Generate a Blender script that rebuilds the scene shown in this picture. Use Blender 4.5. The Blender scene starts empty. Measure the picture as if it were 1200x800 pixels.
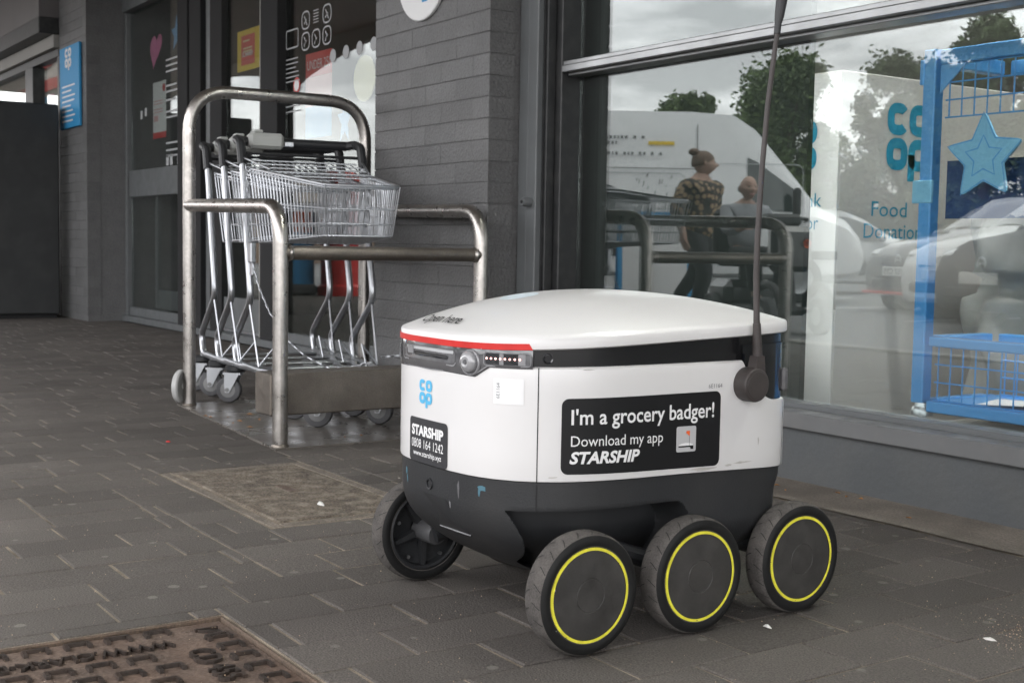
import bpy, bmesh, math, random
from mathutils import Vector, Matrix
random.seed(11)
PI = math.pi
SC = bpy.context.scene
COL = SC.collection

# ------------------------------------------------------------------ camera, world, light, exposure
cam_d = bpy.data.cameras.new('camera')
cam = bpy.data.objects.new('camera', cam_d)
COL.objects.link(cam)
SC.camera = cam
cam_d.sensor_width = 36.0
cam_d.lens = 1490.45 / 1200 * 36.0
cam_d.clip_start = 0.05
cam_d.clip_end = 600
right = Vector((0.55746, 0.83002, 0.01724))
down = Vector((0.07132, -0.02719, -0.99708))
fwd = Vector((-0.82713, 0.55706, -0.07436))
m = Matrix.Identity(4)
for i in range(3):
    m[i][0], m[i][1], m[i][2] = right[i], -down[i], -fwd[i]
m[0][3], m[1][3], m[2][3] = 0.0, -2.508, 0.62
cam.matrix_world = m
cam_d.dof.use_dof = True
cam_d.dof.focus_distance = 2.25
cam_d.dof.aperture_fstop = 13.0

SUN_EL, SUN_AZ = math.radians(66), math.radians(205)     # azimuth clockwise from +Y: over the open side, a little to the left
w = bpy.data.worlds.new('World')
SC.world = w
w.use_nodes = True
nt = w.node_tree
nt.nodes.clear()
def N(tree, t, **kw):
    n = tree.nodes.new(t)
    for k, v in kw.items():
        if k in n.inputs: n.inputs[k].default_value = v
        else: setattr(n, k, v)
    return n
sky = N(nt, 'ShaderNodeTexSky', sky_type='NISHITA', sun_disc=False)
sky.sun_elevation = SUN_EL
sky.sun_rotation = SUN_AZ
sky.air_density = 1.0
sky.dust_density = 2.0
bg1 = N(nt, 'ShaderNodeBackground', Strength=0.10)
nt.links.new(sky.outputs[0], bg1.inputs[0])
tc = N(nt, 'ShaderNodeTexCoord')
sx = N(nt, 'ShaderNodeSeparateXYZ')
nt.links.new(tc.outputs['Generated'], sx.inputs[0])
mz = N(nt, 'ShaderNodeMath', operation='MAXIMUM'); mz.inputs[1].default_value = 0.0
nt.links.new(sx.outputs[2], mz.inputs[0])
az = N(nt, 'ShaderNodeMath', operation='ADD'); az.inputs[1].default_value = 0.22
nt.links.new(mz.outputs[0], az.inputs[0])
dx = N(nt, 'ShaderNodeMath', operation='DIVIDE'); dy = N(nt, 'ShaderNodeMath', operation='DIVIDE')
nt.links.new(sx.outputs[0], dx.inputs[0]); nt.links.new(az.outputs[0], dx.inputs[1])
nt.links.new(sx.outputs[1], dy.inputs[0]); nt.links.new(az.outputs[0], dy.inputs[1])
cx = N(nt, 'ShaderNodeCombineXYZ')
nt.links.new(dx.outputs[0], cx.inputs[0]); nt.links.new(dy.outputs[0], cx.inputs[1])
nz = N(nt, 'ShaderNodeTexNoise', Scale=1.9, Detail=7.0, Roughness=0.55, Distortion=0.35)
nt.links.new(cx.outputs[0], nz.inputs['Vector'])
cr = N(nt, 'ShaderNodeValToRGB')
cr.color_ramp.elements[0].position = 0.40; cr.color_ramp.elements[0].color = (0.40, 0.395, 0.40, 1)
cr.color_ramp.elements[1].position = 0.62; cr.color_ramp.elements[1].color = (1.0, 1.0, 1.0, 1)
e = cr.color_ramp.elements.new(0.5); e.color = (0.64, 0.63, 0.635, 1)
nt.links.new(nz.outputs['Fac'], cr.inputs[0])
bg2 = N(nt, 'ShaderNodeBackground', Strength=1.35)
nt.links.new(cr.outputs[0], bg2.inputs[0])
mx = N(nt, 'ShaderNodeMixShader', Fac=0.9)
nt.links.new(bg1.outputs[0], mx.inputs[1]); nt.links.new(bg2.outputs[0], mx.inputs[2])
wo = N(nt, 'ShaderNodeOutputWorld')
nt.links.new(mx.outputs[0], wo.inputs[0])

sl = bpy.data.lights.new('sun', 'SUN')
sl.energy = 0.5
sl.angle = math.radians(40)
sl.color = (1.0, 0.96, 0.9)
so = bpy.data.objects.new('sun', sl)
COL.objects.link(so)
sd = Vector((math.sin(SUN_AZ) * math.cos(SUN_EL), math.cos(SUN_AZ) * math.cos(SUN_EL), math.sin(SUN_EL)))
so.rotation_euler = sd.to_track_quat('Z', 'Y').to_euler()
so.location = sd * 40

SC.view_settings.view_transform = 'Standard'
SC.view_settings.look = 'None'
SC.view_settings.gamma = 1.0
SC.view_settings.exposure = 2.1
SC.render.engine = 'CYCLES'
SC.cycles.max_bounces = 8
SC.cycles.transparent_max_bounces = 16
SC.cycles.caustics_reflective = False
SC.cycles.caustics_refractive = False

# ------------------------------------------------------------------ materials
MATS = {}
def mat(name, col, rough=0.6, metal=0.0, var=0.12, scale=6.0, fine=0.0, fscale=250.0, bump=0.0, bscale=120.0,
        rnd=0.0, coat=0.0, spot=None, spec=0.5, emit=None, dirt=None, rvar=0.0):
    """Principled with noise driven colour variation. spot=(colour, scale, threshold), dirt=(colour, scale, amount)"""
    if name in MATS: return MATS[name]
    M = bpy.data.materials.new(name); M.use_nodes = True
    t = M.node_tree; p = t.nodes['Principled BSDF']; L = t.links.new
    p.inputs['Roughness'].default_value = rough
    p.inputs['Metallic'].default_value = metal
    p.inputs['Coat Weight'].default_value = coat
    p.inputs['Coat Roughness'].default_value = 0.08
    p.inputs['Specular IOR Level'].default_value = spec
    geo = N(t, 'ShaderNodeNewGeometry')
    def noise(sc, det=4.0):
        n = N(t, 'ShaderNodeTexNoise', Scale=sc, Detail=det)
        L(geo.outputs['Position'], n.inputs['Vector']); return n
    def mr(src, a, b, c, d):
        n = N(t, 'ShaderNodeMapRange'); n.inputs[1].default_value = a; n.inputs[2].default_value = b
        n.inputs[3].default_value = c; n.inputs[4].default_value = d; L(src, n.inputs[0]); return n.outputs[0]
    def mul(a, b):
        n = N(t, 'ShaderNodeMath', operation='MULTIPLY'); L(a, n.inputs[0]); L(b, n.inputs[1]); return n.outputs[0]
    n1 = noise(scale)
    val = mr(n1.outputs['Fac'], 0.3, 0.7, 1 - var, 1 + var)
    if fine:
        n2 = noise(fscale, 2.0)
        val = mul(val, mr(n2.outputs['Fac'], 0.3, 0.7, 1 - fine, 1 + fine))
    if rnd:
        oi = N(t, 'ShaderNodeObjectInfo')
        a = N(t, 'ShaderNodeMath', operation='ADD'); L(oi.outputs['Random'], a.inputs[0]); L(geo.outputs['Random Per Island'], a.inputs[1])
        f = N(t, 'ShaderNodeMath', operation='FRACT'); L(a.outputs[0], f.inputs[0])
        val = mul(val, mr(f.outputs[0], 0, 1, 1 - rnd, 1 + rnd))
    rgb = N(t, 'ShaderNodeRGB'); rgb.outputs[0].default_value = (*col, 1)
    vm = N(t, 'ShaderNodeVectorMath', operation='SCALE'); L(rgb.outputs[0], vm.inputs[0]); L(val, vm.inputs['Scale'])
    out = vm.outputs[0]
    if dirt:
        nd = noise(dirt[1], 6.0)
        fac = mr(nd.outputs['Fac'], 0.45, 0.75, 0.0, dirt[2])
        mxn = N(t, 'ShaderNodeMix', data_type='RGBA'); L(fac, mxn.inputs[0]); L(out, mxn.inputs[6]); mxn.inputs[7].default_value = (*dirt[0], 1)
        out = mxn.outputs[2]
    if spot:
        vo = N(t, 'ShaderNodeTexVoronoi', Scale=spot[1], voronoi_dimensions='2D' if len(spot) > 4 else '3D')
        wob = noise(spot[1] * 5, 2.0)
        L(geo.outputs['Position'], vo.inputs['Vector'])
        ad = N(t, 'ShaderNodeMath', operation='MULTIPLY_ADD'); L(wob.outputs['Fac'], ad.inputs[0]); ad.inputs[1].default_value = 0.08; L(vo.outputs['Distance'], ad.inputs[2])
        fac = mr(ad.outputs[0], spot[2] * 0.8, spot[2], spot[3] if len(spot) > 3 else 0.8, 0.0)
        mxn = N(t, 'ShaderNodeMix', data_type='RGBA'); L(fac, mxn.inputs[0]); L(out, mxn.inputs[6]); mxn.inputs[7].default_value = (*spot[0], 1)
        out = mxn.outputs[2]
    L(out, p.inputs['Base Color'])
    if rvar:
        nr = noise(scale * 3.1, 5.0)
        L(mr(nr.outputs['Fac'], 0.3, 0.7, max(0.03, rough - rvar), rough + rvar), p.inputs['Roughness'])
    if bump:
        nb = noise(bscale, 4.0)
        b = N(t, 'ShaderNodeBump', Strength=bump, Distance=0.004)
        L(nb.outputs['Fac'], b.inputs['Height']); L(b.outputs[0], p.inputs['Normal'])
    if emit:
        p.inputs['Emission Color'].default_value = (*emit[0], 1); p.inputs['Emission Strength'].default_value = emit[1]
    MATS[name] = M
    return M

def glass_mat(name, tint, boost, base):
    M = bpy.data.materials.new(name); M.use_nodes = True
    t = M.node_tree; t.nodes.clear(); L = t.links.new
    # Schlick reflectance per face, the same from both sides of the pane
    ge = N(t, 'ShaderNodeNewGeometry')
    dt = N(t, 'ShaderNodeVectorMath', operation='DOT_PRODUCT'); L(ge.outputs['Incoming'], dt.inputs[0]); L(ge.outputs['Normal'], dt.inputs[1])
    ab = N(t, 'ShaderNodeMath', operation='ABSOLUTE'); L(dt.outputs['Value'], ab.inputs[0])
    om = N(t, 'ShaderNodeMath', operation='SUBTRACT', use_clamp=True); om.inputs[0].default_value = 1.0; L(ab.outputs[0], om.inputs[1])
    pw = N(t, 'ShaderNodeMath', operation='POWER'); L(om.outputs[0], pw.inputs[0]); pw.inputs[1].default_value = 5.0
    ma = N(t, 'ShaderNodeMath', operation='MULTIPLY_ADD', use_clamp=True); ma.inputs[1].default_value = boost; ma.inputs[2].default_value = base
    L(pw.outputs[0], ma.inputs[0])
    tr = N(t, 'ShaderNodeBsdfTransparent', Color=(*tint, 1))
    gl = N(t, 'ShaderNodeBsdfGlossy', Roughness=0.0, Color=(0.95, 0.98, 0.97, 1))
    mxs = N(t, 'ShaderNodeMixShader'); L(ma.outputs[0], mxs.inputs[0]); L(tr.outputs[0], mxs.inputs[1]); L(gl.outputs[0], mxs.inputs[2])
    o = N(t, 'ShaderNodeOutputMaterial'); L(mxs.outputs[0], o.inputs[0])
    MATS[name] = M
    return M

# ------------------------------------------------------------------ mesh helpers
ORI = {}
def vec(p): return Vector(p)
class MB:
    def __init__(s): s.v = []; s.f = []
    def add(s, vs, fs):
        o = len(s.v); s.v += [tuple(p) for p in vs]; s.f += [tuple(i + o for i in f) for f in fs]; return s
    def box(s, x0, y0, z0, x1, y1, z1):
        if x1 < x0: x0, x1 = x1, x0
        if y1 < y0: y0, y1 = y1, y0
        if z1 < z0: z0, z1 = z1, z0
        return s.add([(x0,y0,z0),(x1,y0,z0),(x1,y1,z0),(x0,y1,z0),(x0,y0,z1),(x1,y0,z1),(x1,y1,z1),(x0,y1,z1)],
                     [(0,3,2,1),(4,5,6,7),(0,1,5,4),(1,2,6,5),(2,3,7,6),(3,0,4,7)])
    def cbox(s, x0, y0, z0, x1, y1, z1, c=0.004):
        """box with all edges chamfered"""
        if x1 < x0: x0, x1 = x1, x0
        if y1 < y0: y0, y1 = y1, y0
        if z1 < z0: z0, z1 = z1, z0
        c = min(c, (x1-x0)*.45, (y1-y0)*.45, (z1-z0)*.45)
        bm = bmesh.new()
        bmesh.ops.create_cube(bm, size=1.0)
        for v in bm.verts:
            v.co = Vector(((x0+x1)/2 + v.co.x*(x1-x0), (y0+y1)/2 + v.co.y*(y1-y0), (z0+z1)/2 + v.co.z*(z1-z0)))
        bmesh.ops.bevel(bm, geom=list(bm.edges), offset=c, segments=1, affect='EDGES')
        return s.addbm(bm)
    def addbm(s, bm, mtx=None):
        bm.verts.index_update()
        vs = [(mtx @ v.co if mtx else v.co)[:] for v in bm.verts]; fs = [[v.index for v in f.verts] for f in bm.faces]
        bm.free(); return s.add(vs, fs)
    def tube(s, pts, r, n=10, closed=False, cap=True):
        pts = [Vector(p) for p in pts]; K = len(pts)
        rr = r if isinstance(r, (list, tuple)) else [r] * K
        tang = []
        for i in range(K):
            if closed: t = pts[(i+1) % K] - pts[i-1]
            else: t = pts[min(i+1, K-1)] - pts[max(i-1, 0)]
            tang.append(t.normalized())
        up = Vector((0, 0, 1)) if abs(tang[0].z) < 0.9 else Vector((1, 0, 0))
        nrm = (up - tang[0] * up.dot(tang[0])).normalized()
        vs = []; fs = []
        for i in range(K):
            nrm = (nrm - tang[i] * nrm.dot(tang[i])).normalized()
            b = tang[i].cross(nrm)
            for k in range(n):
                a = 2 * PI * k / n
                vs.append(pts[i] + (nrm * math.cos(a) + b * math.sin(a)) * rr[i])
        for i in range(K if closed else K - 1):
            j = (i + 1) % K
            for k in range(n):
                fs.append((i*n+k, i*n+(k+1) % n, j*n+(k+1) % n, j*n+k))
        if cap and not closed:
            fs.append(tuple(range(n-1, -1, -1))); fs.append(tuple((K-1)*n+k for k in range(n)))
        return s.add(vs, fs)
    def lathe(s, prof, c, axis, n=32, a0=0.0, a1=2*PI):
        """prof: (radius, height along axis); axis unit vector"""
        ax = Vector(axis).normalized(); up = Vector((0,0,1)) if abs(ax.z) < .9 else Vector((1,0,0))
        u = (up - ax * up.dot(ax)).normalized(); w_ = ax.cross(u); c = Vector(c)
        full = abs(a1 - a0 - 2*PI) < 1e-6; cols = n if full else n + 1
        vs = []; fs = []
        for (r, h) in prof:
            for k in range(cols):
                a = a0 + (a1 - a0) * k / n
                vs.append(c + ax * h + (u * math.cos(a) + w_ * math.sin(a)) * r)
        for i in range(len(prof) - 1):
            for k in range(n):
                k2 = (k + 1) % cols
                fs.append((i*cols+k, i*cols+k2, (i+1)*cols+k2, (i+1)*cols+k))
        return s.add(vs, fs)
    def prism(s, poly, f, d0, d1):
        """extrude a 2D polygon; f(a, b, d) gives the point"""
        n = len(poly)
        vs = [f(a, b, d0) for a, b in poly] + [f(a, b, d1) for a, b in poly]
        fs = [tuple(range(n-1, -1, -1)), tuple(range(n, 2*n))] + [(i, (i+1) % n, n+(i+1) % n, n+i) for i in range(n)]
        return s.add(vs, fs)
    def grid(s, nu, nv, f):
        vs = [f(i / nu, j / nv) for j in range(nv + 1) for i in range(nu + 1)]
        fs = [(j*(nu+1)+i, j*(nu+1)+i+1, (j+1)*(nu+1)+i+1, (j+1)*(nu+1)+i) for j in range(nv) for i in range(nu)]
        return s.add(vs, fs)
    def ell(s, c, rx, ry, rz, nu=16, nv=10):
        c = Vector(c)
        return s.grid(nu, nv, lambda a, b: c + Vector((rx*math.cos(2*PI*a)*math.sin(PI*b), ry*math.sin(2*PI*a)*math.sin(PI*b), -rz*math.cos(PI*b))))
    def build(s, name, m, parent=None, smooth=35, fix=True):
        me = bpy.data.meshes.new(name)
        o = ORI.get(parent.name, Vector()) if parent else Vector()
        me.from_pydata([(p[0]-o[0], p[1]-o[1], p[2]-o[2]) for p in s.v], [], s.f)
        if fix:
            bm = bmesh.new(); bm.from_mesh(me)
            bmesh.ops.remove_doubles(bm, verts=bm.verts, dist=1e-5)
            bmesh.ops.recalc_face_normals(bm, faces=bm.faces); bm.to_mesh(me); bm.free()
        if smooth:
            me.shade_smooth()
            if smooth < 180: me.set_sharp_from_angle(angle=math.radians(smooth))
        return link(name, me, m, parent)
def link(name, me, m, parent=None):
    ob = bpy.data.objects.new(name, me); COL.objects.link(ob)
    if m and not me.materials: me.materials.append(MATS[m] if isinstance(m, str) else m)
    if parent:
        ob.parent = parent; ORI[ob.name] = ORI.get(parent.name, Vector())
    return ob
def tag(o, label=None, cat=None, group=None, kind=None):
    if label: o['label'] = label
    if cat: o['category'] = cat
    if group: o['group'] = group
    if kind: o['kind'] = kind
    return o
def thing(name, label, cat, loc=(0,0,0), rotz=0.0, group=None, local=False):
    o = bpy.data.objects.new(name, None); COL.objects.link(o); o.empty_display_size = 0.1
    o.location = loc; o.rotation_euler = (0, 0, rotz)
    ORI[o.name] = Vector() if local else Vector(loc)
    return tag(o, label, cat, group)
def copy_tree(o, parent=None):
    c = o.copy(); COL.objects.link(c)
    if parent: c.parent = parent
    ORI[c.name] = ORI.get(o.name, Vector())
    for ch in list(o.children): copy_tree(ch, c)
    return c
def fillet(pts, r, n=6):
    pts = [Vector(p) for p in pts]; out = [pts[0]]
    for i in range(1, len(pts) - 1):
        a, b, c = pts[i-1], pts[i], pts[i+1]
        u = (a - b); v = (c - b); rr = min(r, u.length * .49, v.length * .49)
        u.normalize(); v.normalize()
        ang = u.angle(v)
        if ang > 3.1: out.append(b); continue
        d = min(rr / math.tan(ang / 2), (a-b).length*.49, (c-b).length*.49)
        p0, p1 = b + u * d, b + v * d
        for k in range(n + 1):
            t = k / n
            out.append(p0 * (1-t)**2 + b * 2*t*(1-t) + p1 * t*t)
    out.append(pts[-1]); return out
def rrect(x0, y0, x1, y1, r, n=5):
    out = []
    for cx_, cy_, a0 in ((x1-r, y1-r, 0), (x0+r, y1-r, PI/2), (x0+r, y0+r, PI), (x1-r, y0+r, 1.5*PI)):
        for k in range(n + 1):
            a = a0 + PI/2 * k / n; out.append((cx_ + r*math.cos(a), cy_ + r*math.sin(a)))
    return out
def star2(r0, r1, n=5, rot=PI/2):
    return [((r0 if k % 2 == 0 else r1) * math.cos(rot + PI*k/n), (r0 if k % 2 == 0 else r1) * math.sin(rot + PI*k/n)) for k in range(2*n)]
def text_geo(s, size=1.0, bold=0.0, shear=0.0, sx=1.0, depth=0.0):
    c = bpy.data.curves.new('t', 'FONT'); c.body = s; c.size = size; c.shear = shear; c.offset = bold * size; c.extrude = depth
    c.resolution_u = 3
    ob = bpy.data.objects.new('t', c)
    me = bpy.data.meshes.new_from_object(ob)
    vs = [(v.co.x * sx, v.co.y, v.co.z) for v in me.vertices]; fs = [tuple(p.vertices) for p in me.polygons]
    bpy.data.objects.remove(ob); bpy.data.curves.remove(c); bpy.data.meshes.remove(me)
    x0 = min(v[0] for v in vs); x1 = max(v[0] for v in vs); y0 = min(v[1] for v in vs); y1 = max(v[1] for v in vs)
    return [(x - x0, y, z) for x, y, z in vs], fs, x1 - x0, y0, y1
def lettering(s, f, m, parent, width, height=None, bold=0.0, shear=0.0, name='lettering', mb=None, x=0.0, y=0.0):
    """text filling width (and cap height) mapped through f(a, b); returns the part"""
    vs, fs, w0, y0, y1 = text_geo(s, 1.0, bold, shear)
    caps = text_geo('H', 1.0, bold)[4]
    k = width / w0; ky = (height / caps) if height else k
    own = mb is None
    mb = mb or MB()
    mb.add([f(x + a * k, y + b * ky) for a, b, c in vs], fs)
    return mb.build(name, m, parent, smooth=0, fix=False) if own else mb
def ribbon(mb, pts, wd, f, closed=False):
    K = len(pts); L_, R_ = [], []
    for i in range(K):
        a = pts[(i-1) % K] if closed or i > 0 else pts[i]; b = pts[(i+1) % K] if closed or i < K-1 else pts[i]
        dx_, dy_ = b[0]-a[0], b[1]-a[1]; l = math.hypot(dx_, dy_) or 1
        nx, ny = -dy_/l*wd/2, dx_/l*wd/2
        L_.append((pts[i][0]+nx, pts[i][1]+ny)); R_.append((pts[i][0]-nx, pts[i][1]-ny))
    vs = [f(*p) for p in L_] + [f(*p) for p in R_]
    fs = [(i, (i+1) % K, K+(i+1) % K, K+i) for i in range(K if closed else K-1)]
    return mb.add(vs, fs)
def coop_logo(mb, f, W):
    """the four letters co / op as rounded strokes, W wide, origin lower left of the op row's stem"""
    s = W / 2.0; wd = s * 0.31
    def sq(cx_, cy_, a0, a1, n=28):
        o = []
        for k in range(n + 1):
            a = a0 + (a1 - a0) * k / n
            c_, s_ = math.cos(a), math.sin(a)
            o.append((cx_ + 0.33*s*math.copysign(abs(c_)**0.7, c_), cy_ + 0.33*s*math.copysign(abs(s_)**0.7, s_)))
        return o
    up, lo = s * 1.85, s * 0.8
    ribbon(mb, sq(s*.5, up, 0.62, 2*PI-0.62), wd, f)
    for cx_, cy_ in ((s*1.5, up), (s*.5, lo), (s*1.5, lo)):
        ribbon(mb, sq(cx_, cy_, 0, 2*PI)[:-1], wd, f, True)
    ribbon(mb, [(s*1.17, lo), (s*1.17, lo - s*.8)], wd, f)
    return mb
# ------------------------------------------------------------------ material list
mat('paver', (.105,.094,.085), .88, var=.14, scale=3.0, fine=.34, fscale=330, bump=.5, bscale=260, rnd=.17, spec=.3,
    spot=((.22,.205,.185), 4.6, .085, .6, 2), dirt=((.055,.05,.045), 1.3, .35))
mat('sand', (.22,.185,.145), .95, var=.55, scale=9, fine=.4, fscale=400, spec=.2)
mat('pavement', (.10,.092,.085), .9, var=.15, scale=2, fine=.2, spec=.3)
mat('asphalt', (.13,.13,.132), .9, var=.12, scale=.8, fine=.2, fscale=60, spec=.3)
mat('road_paint', (.62,.62,.60), .8, var=.15, scale=3)
mat('kerb', (.30,.29,.27), .85, var=.12, scale=4)
mat('concrete', (.21,.185,.155), .9, var=.2, scale=7, fine=.25, fscale=220, bump=.4, dirt=((.11,.095,.08), 5, .6))
mat('brick_paint', (.132,.132,.133), .55, var=.09, scale=9, fine=.14, fscale=140, bump=1.0, bscale=95, rnd=.09,
    spot=((.035,.035,.035), 75, .21, .6), dirt=((.135,.13,.125), 4, .25))
mat('wall_paint', (.088,.094,.098), .5, var=.08, scale=4, fine=.06, fscale=150, bump=.25, bscale=50, dirt=((.14,.135,.125), 6, .3))
mat('frame_grey', (.13,.138,.142), .42, var=.05, scale=5, rvar=.08, dirt=((.09,.09,.09), 9, .3))
mat('sill_grey', (.155,.158,.16), .45, var=.08, scale=6, rvar=.1, spot=((.6,.6,.58), 22, .035, .9), dirt=((.22,.21,.2), 14, .35))
mat('frame_dark', (.024,.025,.026), .45, var=.1, scale=6, dirt=((.09,.088,.085), 20, .3))
mat('gap_black', (.012,.012,.013), .8)
mat('soffit', (.46,.42,.38), .8, var=.08, scale=2)
mat('fascia_grey', (.16,.15,.15), .6, var=.06, scale=2)
mat('fascia_light', (.30,.29,.27), .6, var=.06, scale=2)
mat('cabinet', (.030,.032,.033), .6, var=.1, scale=4, dirt=((.07,.07,.07), 7, .3))
mat('interior_dark', (.12,.12,.115), .9, var=.1)
mat('interior_mid', (.20,.195,.185), .8, var=.1)
mat('interior_floor', (.24,.23,.22), .5, var=.1)
mat('film', (.012,.018,.015), .6)
mat('white_board', (.80,.80,.80), .6, var=.02)
mat('grey_board', (.56,.545,.53), .7, var=.03)
mat('coop_blue', (.035,.30,.60), .6, var=.02)
mat('teal_print', (.01,.26,.42), .6, var=.02)
mat('blue_steel', (.075,.33,.74), .38, var=.05, scale=6, coat=.3)
mat('navy_board', (.012,.045,.16), .6, var=.06)
mat('star_blue', (.24,.56,.82), .6, var=.04)
mat('print_white', (.82,.82,.82), .6, var=0)
mat('print_black', (.010,.010,.011), .45, var=0, spec=.3)
mat('print_grey', (.45,.46,.47), .6, var=0)
mat('red', (.62,.03,.025), .5, var=.05)
mat('pale_red', (.75,.42,.42), .6, var=.03)
mat('yellow', (.72,.50,.02), .6, var=.04)
mat('pale_yellow', (.74,.68,.42), .6, var=.04)
mat('pink', (.75,.22,.42), .6, var=.04)
mat('sky_blue', (.16,.42,.75), .6, var=.04)
mat('sack', (.27,.27,.26), .42, var=.25, scale=7, bump=.6, bscale=22)
mat('rust', (.122,.090,.072), .62, metal=.15, var=.3, scale=14, fine=.3, fscale=180, bump=.6, bscale=140, dirt=((.15,.088,.06), 8, .55))
mat('rust_bar', (.055,.044,.038), .45, metal=.5, var=.25, scale=30, fine=.2, dirt=((.12,.08,.06), 25, .5))  # worn metal, and shadow of bars and letters put into the colour
mat('rust_edge', (.10,.07,.05), .85, var=.3, scale=20, fine=.3)
mat('steel', (.46,.435,.41), .33, metal=1, var=.12, scale=9, fine=.1, fscale=90, rvar=.1, dirt=((.30,.265,.24), 7, .3))
mat('steel_dull', (.22,.195,.17), .5, metal=.85, var=.2, scale=9, fine=.15, rvar=.12, dirt=((.13,.11,.095), 5, .5))
mat('plate_wet', (.20,.18,.16), .32, metal=.4, var=.2, scale=3, fine=.12, fscale=160, rvar=.13, dirt=((.10,.09,.08), 4, .5))
mat('zinc', (.52,.535,.56), .36, metal=1, var=.05, scale=12)
mat('black_plastic', (.022,.023,.025), .45, var=.1, scale=12)
mat('grey_plastic', (.46,.47,.45), .55, var=.05)
mat('castor_rubber', (.10,.10,.105), .7, var=.12, scale=30)
mat('robot_white', (.74,.73,.725), .30, var=.012, scale=5, coat=.35, dirt=((.64,.62,.60), 5, .25))
mat('robot_dark', (.024,.025,.027), .50, var=.10, scale=9, fine=.05, bump=.12, bscale=300, dirt=((.055,.053,.05), 7, .3), spec=.4)
mat('robot_black', (.010,.010,.011), .22, var=.05, coat=.4)
mat('robot_gloss', (.008,.009,.012), .05, var=0, coat=1)
mat('lens_dark', (.095,.095,.10), .08, var=.1, scale=30, coat=1)
mat('lens_light', (.24,.24,.25), .22, var=.15, scale=60, coat=.6)
mat('lens_mid', (.13,.13,.137), .14, var=.2, scale=50, coat=1)
mat('lens_ball', (.33,.33,.34), .12, var=.05, coat=1)
mat('red_tape', (.60,.020,.016), .42, var=.10, scale=40, spot=((.75,.6,.58), 60, .10, .5))
mat('led', (.9,.5,.45), .4, emit=((1.0,.45,.4), 1.1))
mat('tyre', (.088,.081,.076), .92, var=.15, scale=40, fine=.2, fscale=350, dirt=((.17,.155,.14), 18, .5), spec=.2)
mat('sidewall', (.010,.010,.010), .6, var=.15, scale=40, dirt=((.025,.024,.022), 25, .12), spec=.3)
mat('hub', (.038,.036,.034), .5, var=.2, scale=16, fine=.10, fscale=400, dirt=((.085,.08,.075), 22, .45), rvar=.12)
mat('ring_yellow', (.80,.74,.06), .5, var=.15, scale=60, spot=((.06,.06,.03), 95, .17, .9))
mat('mast', (.050,.042,.040), .5, var=.15, scale=40)
mat('sticker_blackish', (.035,.036,.04), .4, var=.15, scale=60, spot=((.3,.3,.3), 70, .07, .6))
mat('orange_red', (.85,.14,.03), .5, var=0)
mat('app_grey', (.50,.50,.51), .5, var=.04)
mat('blue_scuff', (.07,.17,.22), .7, var=.1)
mat('van_white', (.78,.79,.79), .35, var=.03, scale=2, coat=.5)
mat('car_blue', (.008,.012,.024), .6, var=.03, spec=.1)
mat('car_pale', (.55,.56,.56), .35, var=.03, coat=.5)
mat('castor_hub', (.22,.22,.22), .5, var=.1)
mat('car_silver', (.40,.41,.42), .3, metal=.4, var=.03, coat=.6)
mat('car_dark', (.03,.03,.034), .25, var=.03, coat=.8)
mat('car_glass', (.03,.04,.04), .06, var=0, coat=1)
mat('car_trim', (.02,.02,.022), .6)
mat('car_light', (.7,.72,.74), .15, coat=1)
mat('car_tyre', (.02,.02,.02), .85)
mat('car_rim', (.45,.46,.47), .35, metal=.7)
mat('number_plate', (.75,.75,.72), .5)
mat('skin', (.42,.27,.21), .6, var=.06, scale=8)
mat('hair', (.11,.06,.035), .6, var=.25, scale=30)
mat('blouse', (.022,.018,.016), .85, var=.2, scale=20, spot=((.36,.25,.15), 17, .56, .95))
mat('trousers', (.014,.014,.017), .85)
mat('shoe', (.015,.015,.015), .6)
mat('jumper', (.30,.31,.33), .9, var=.12, scale=20)
mat('leaf', (.105,.145,.058), .75, var=.35, scale=.55, rnd=.35, spec=.25)
mat('leaf_dark', (.078,.112,.048), .75, var=.35, scale=.6, rnd=.35, spec=.25)
mat('bark', (.09,.07,.05), .9, var=.3, scale=9)
mat('far_wall', (.30,.22,.17), .85, var=.12, scale=1.5)
mat('far_roof', (.20,.17,.15), .85, var=.12, scale=1.5)
mat('litter_white', (.7,.69,.66), .8)
mat('litter_orange', (.42,.19,.05), .8, rnd=.4)
mat('litter_red', (.7,.03,.03), .6)
mat('crumb', (.30,.22,.15), .9, rnd=.6)
mat('lamp_dim', (.9,.9,.9), .4, emit=((1.0,.97,.92), 7.0))
GLASS = glass_mat('shop_glass', (.92,.95,.94), 1.0, .115)
mat('alu_frame', (.36,.365,.37), .36, metal=.7, var=.05, scale=6, rvar=.05)
mat('added_lamp_tube', (.9,.9,.9), .4, emit=((1.0,.97,.92), 75.0))  # glow of the unseen lamps added over the shop window
DGLASS = glass_mat('door_glass', (.86,.88,.87), 1.0, .07)

# ------------------------------------------------------------------ the ground
mb = MB(); mb.box(-160, -260, -.30, 160, -3.9, -.11); car_park = tag(mb.build('car_park', 'asphalt', smooth=0), kind='structure')
mb = MB(); mb.box(-60, -3.78, -.30, 60, 14, -.012); pavement = tag(mb.build('pavement', 'pavement', smooth=0), kind='structure')
mb = MB()
x = -40.0
while x < 30:
    mb.cbox(x, -3.9, -.3, x + .905, -3.782, .006, .012); x += .915
tag(mb.build('kerb', 'kerb', smooth=0), kind='structure')
mb = MB()
for i in range(14): mb.box(-34 + i*2.5, -13.2, -.1095, -33.9 + i*2.5, -8.4, -.1055)
tag(mb.build('parking_lines', 'road_paint', smooth=0), kind='structure')

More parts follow.
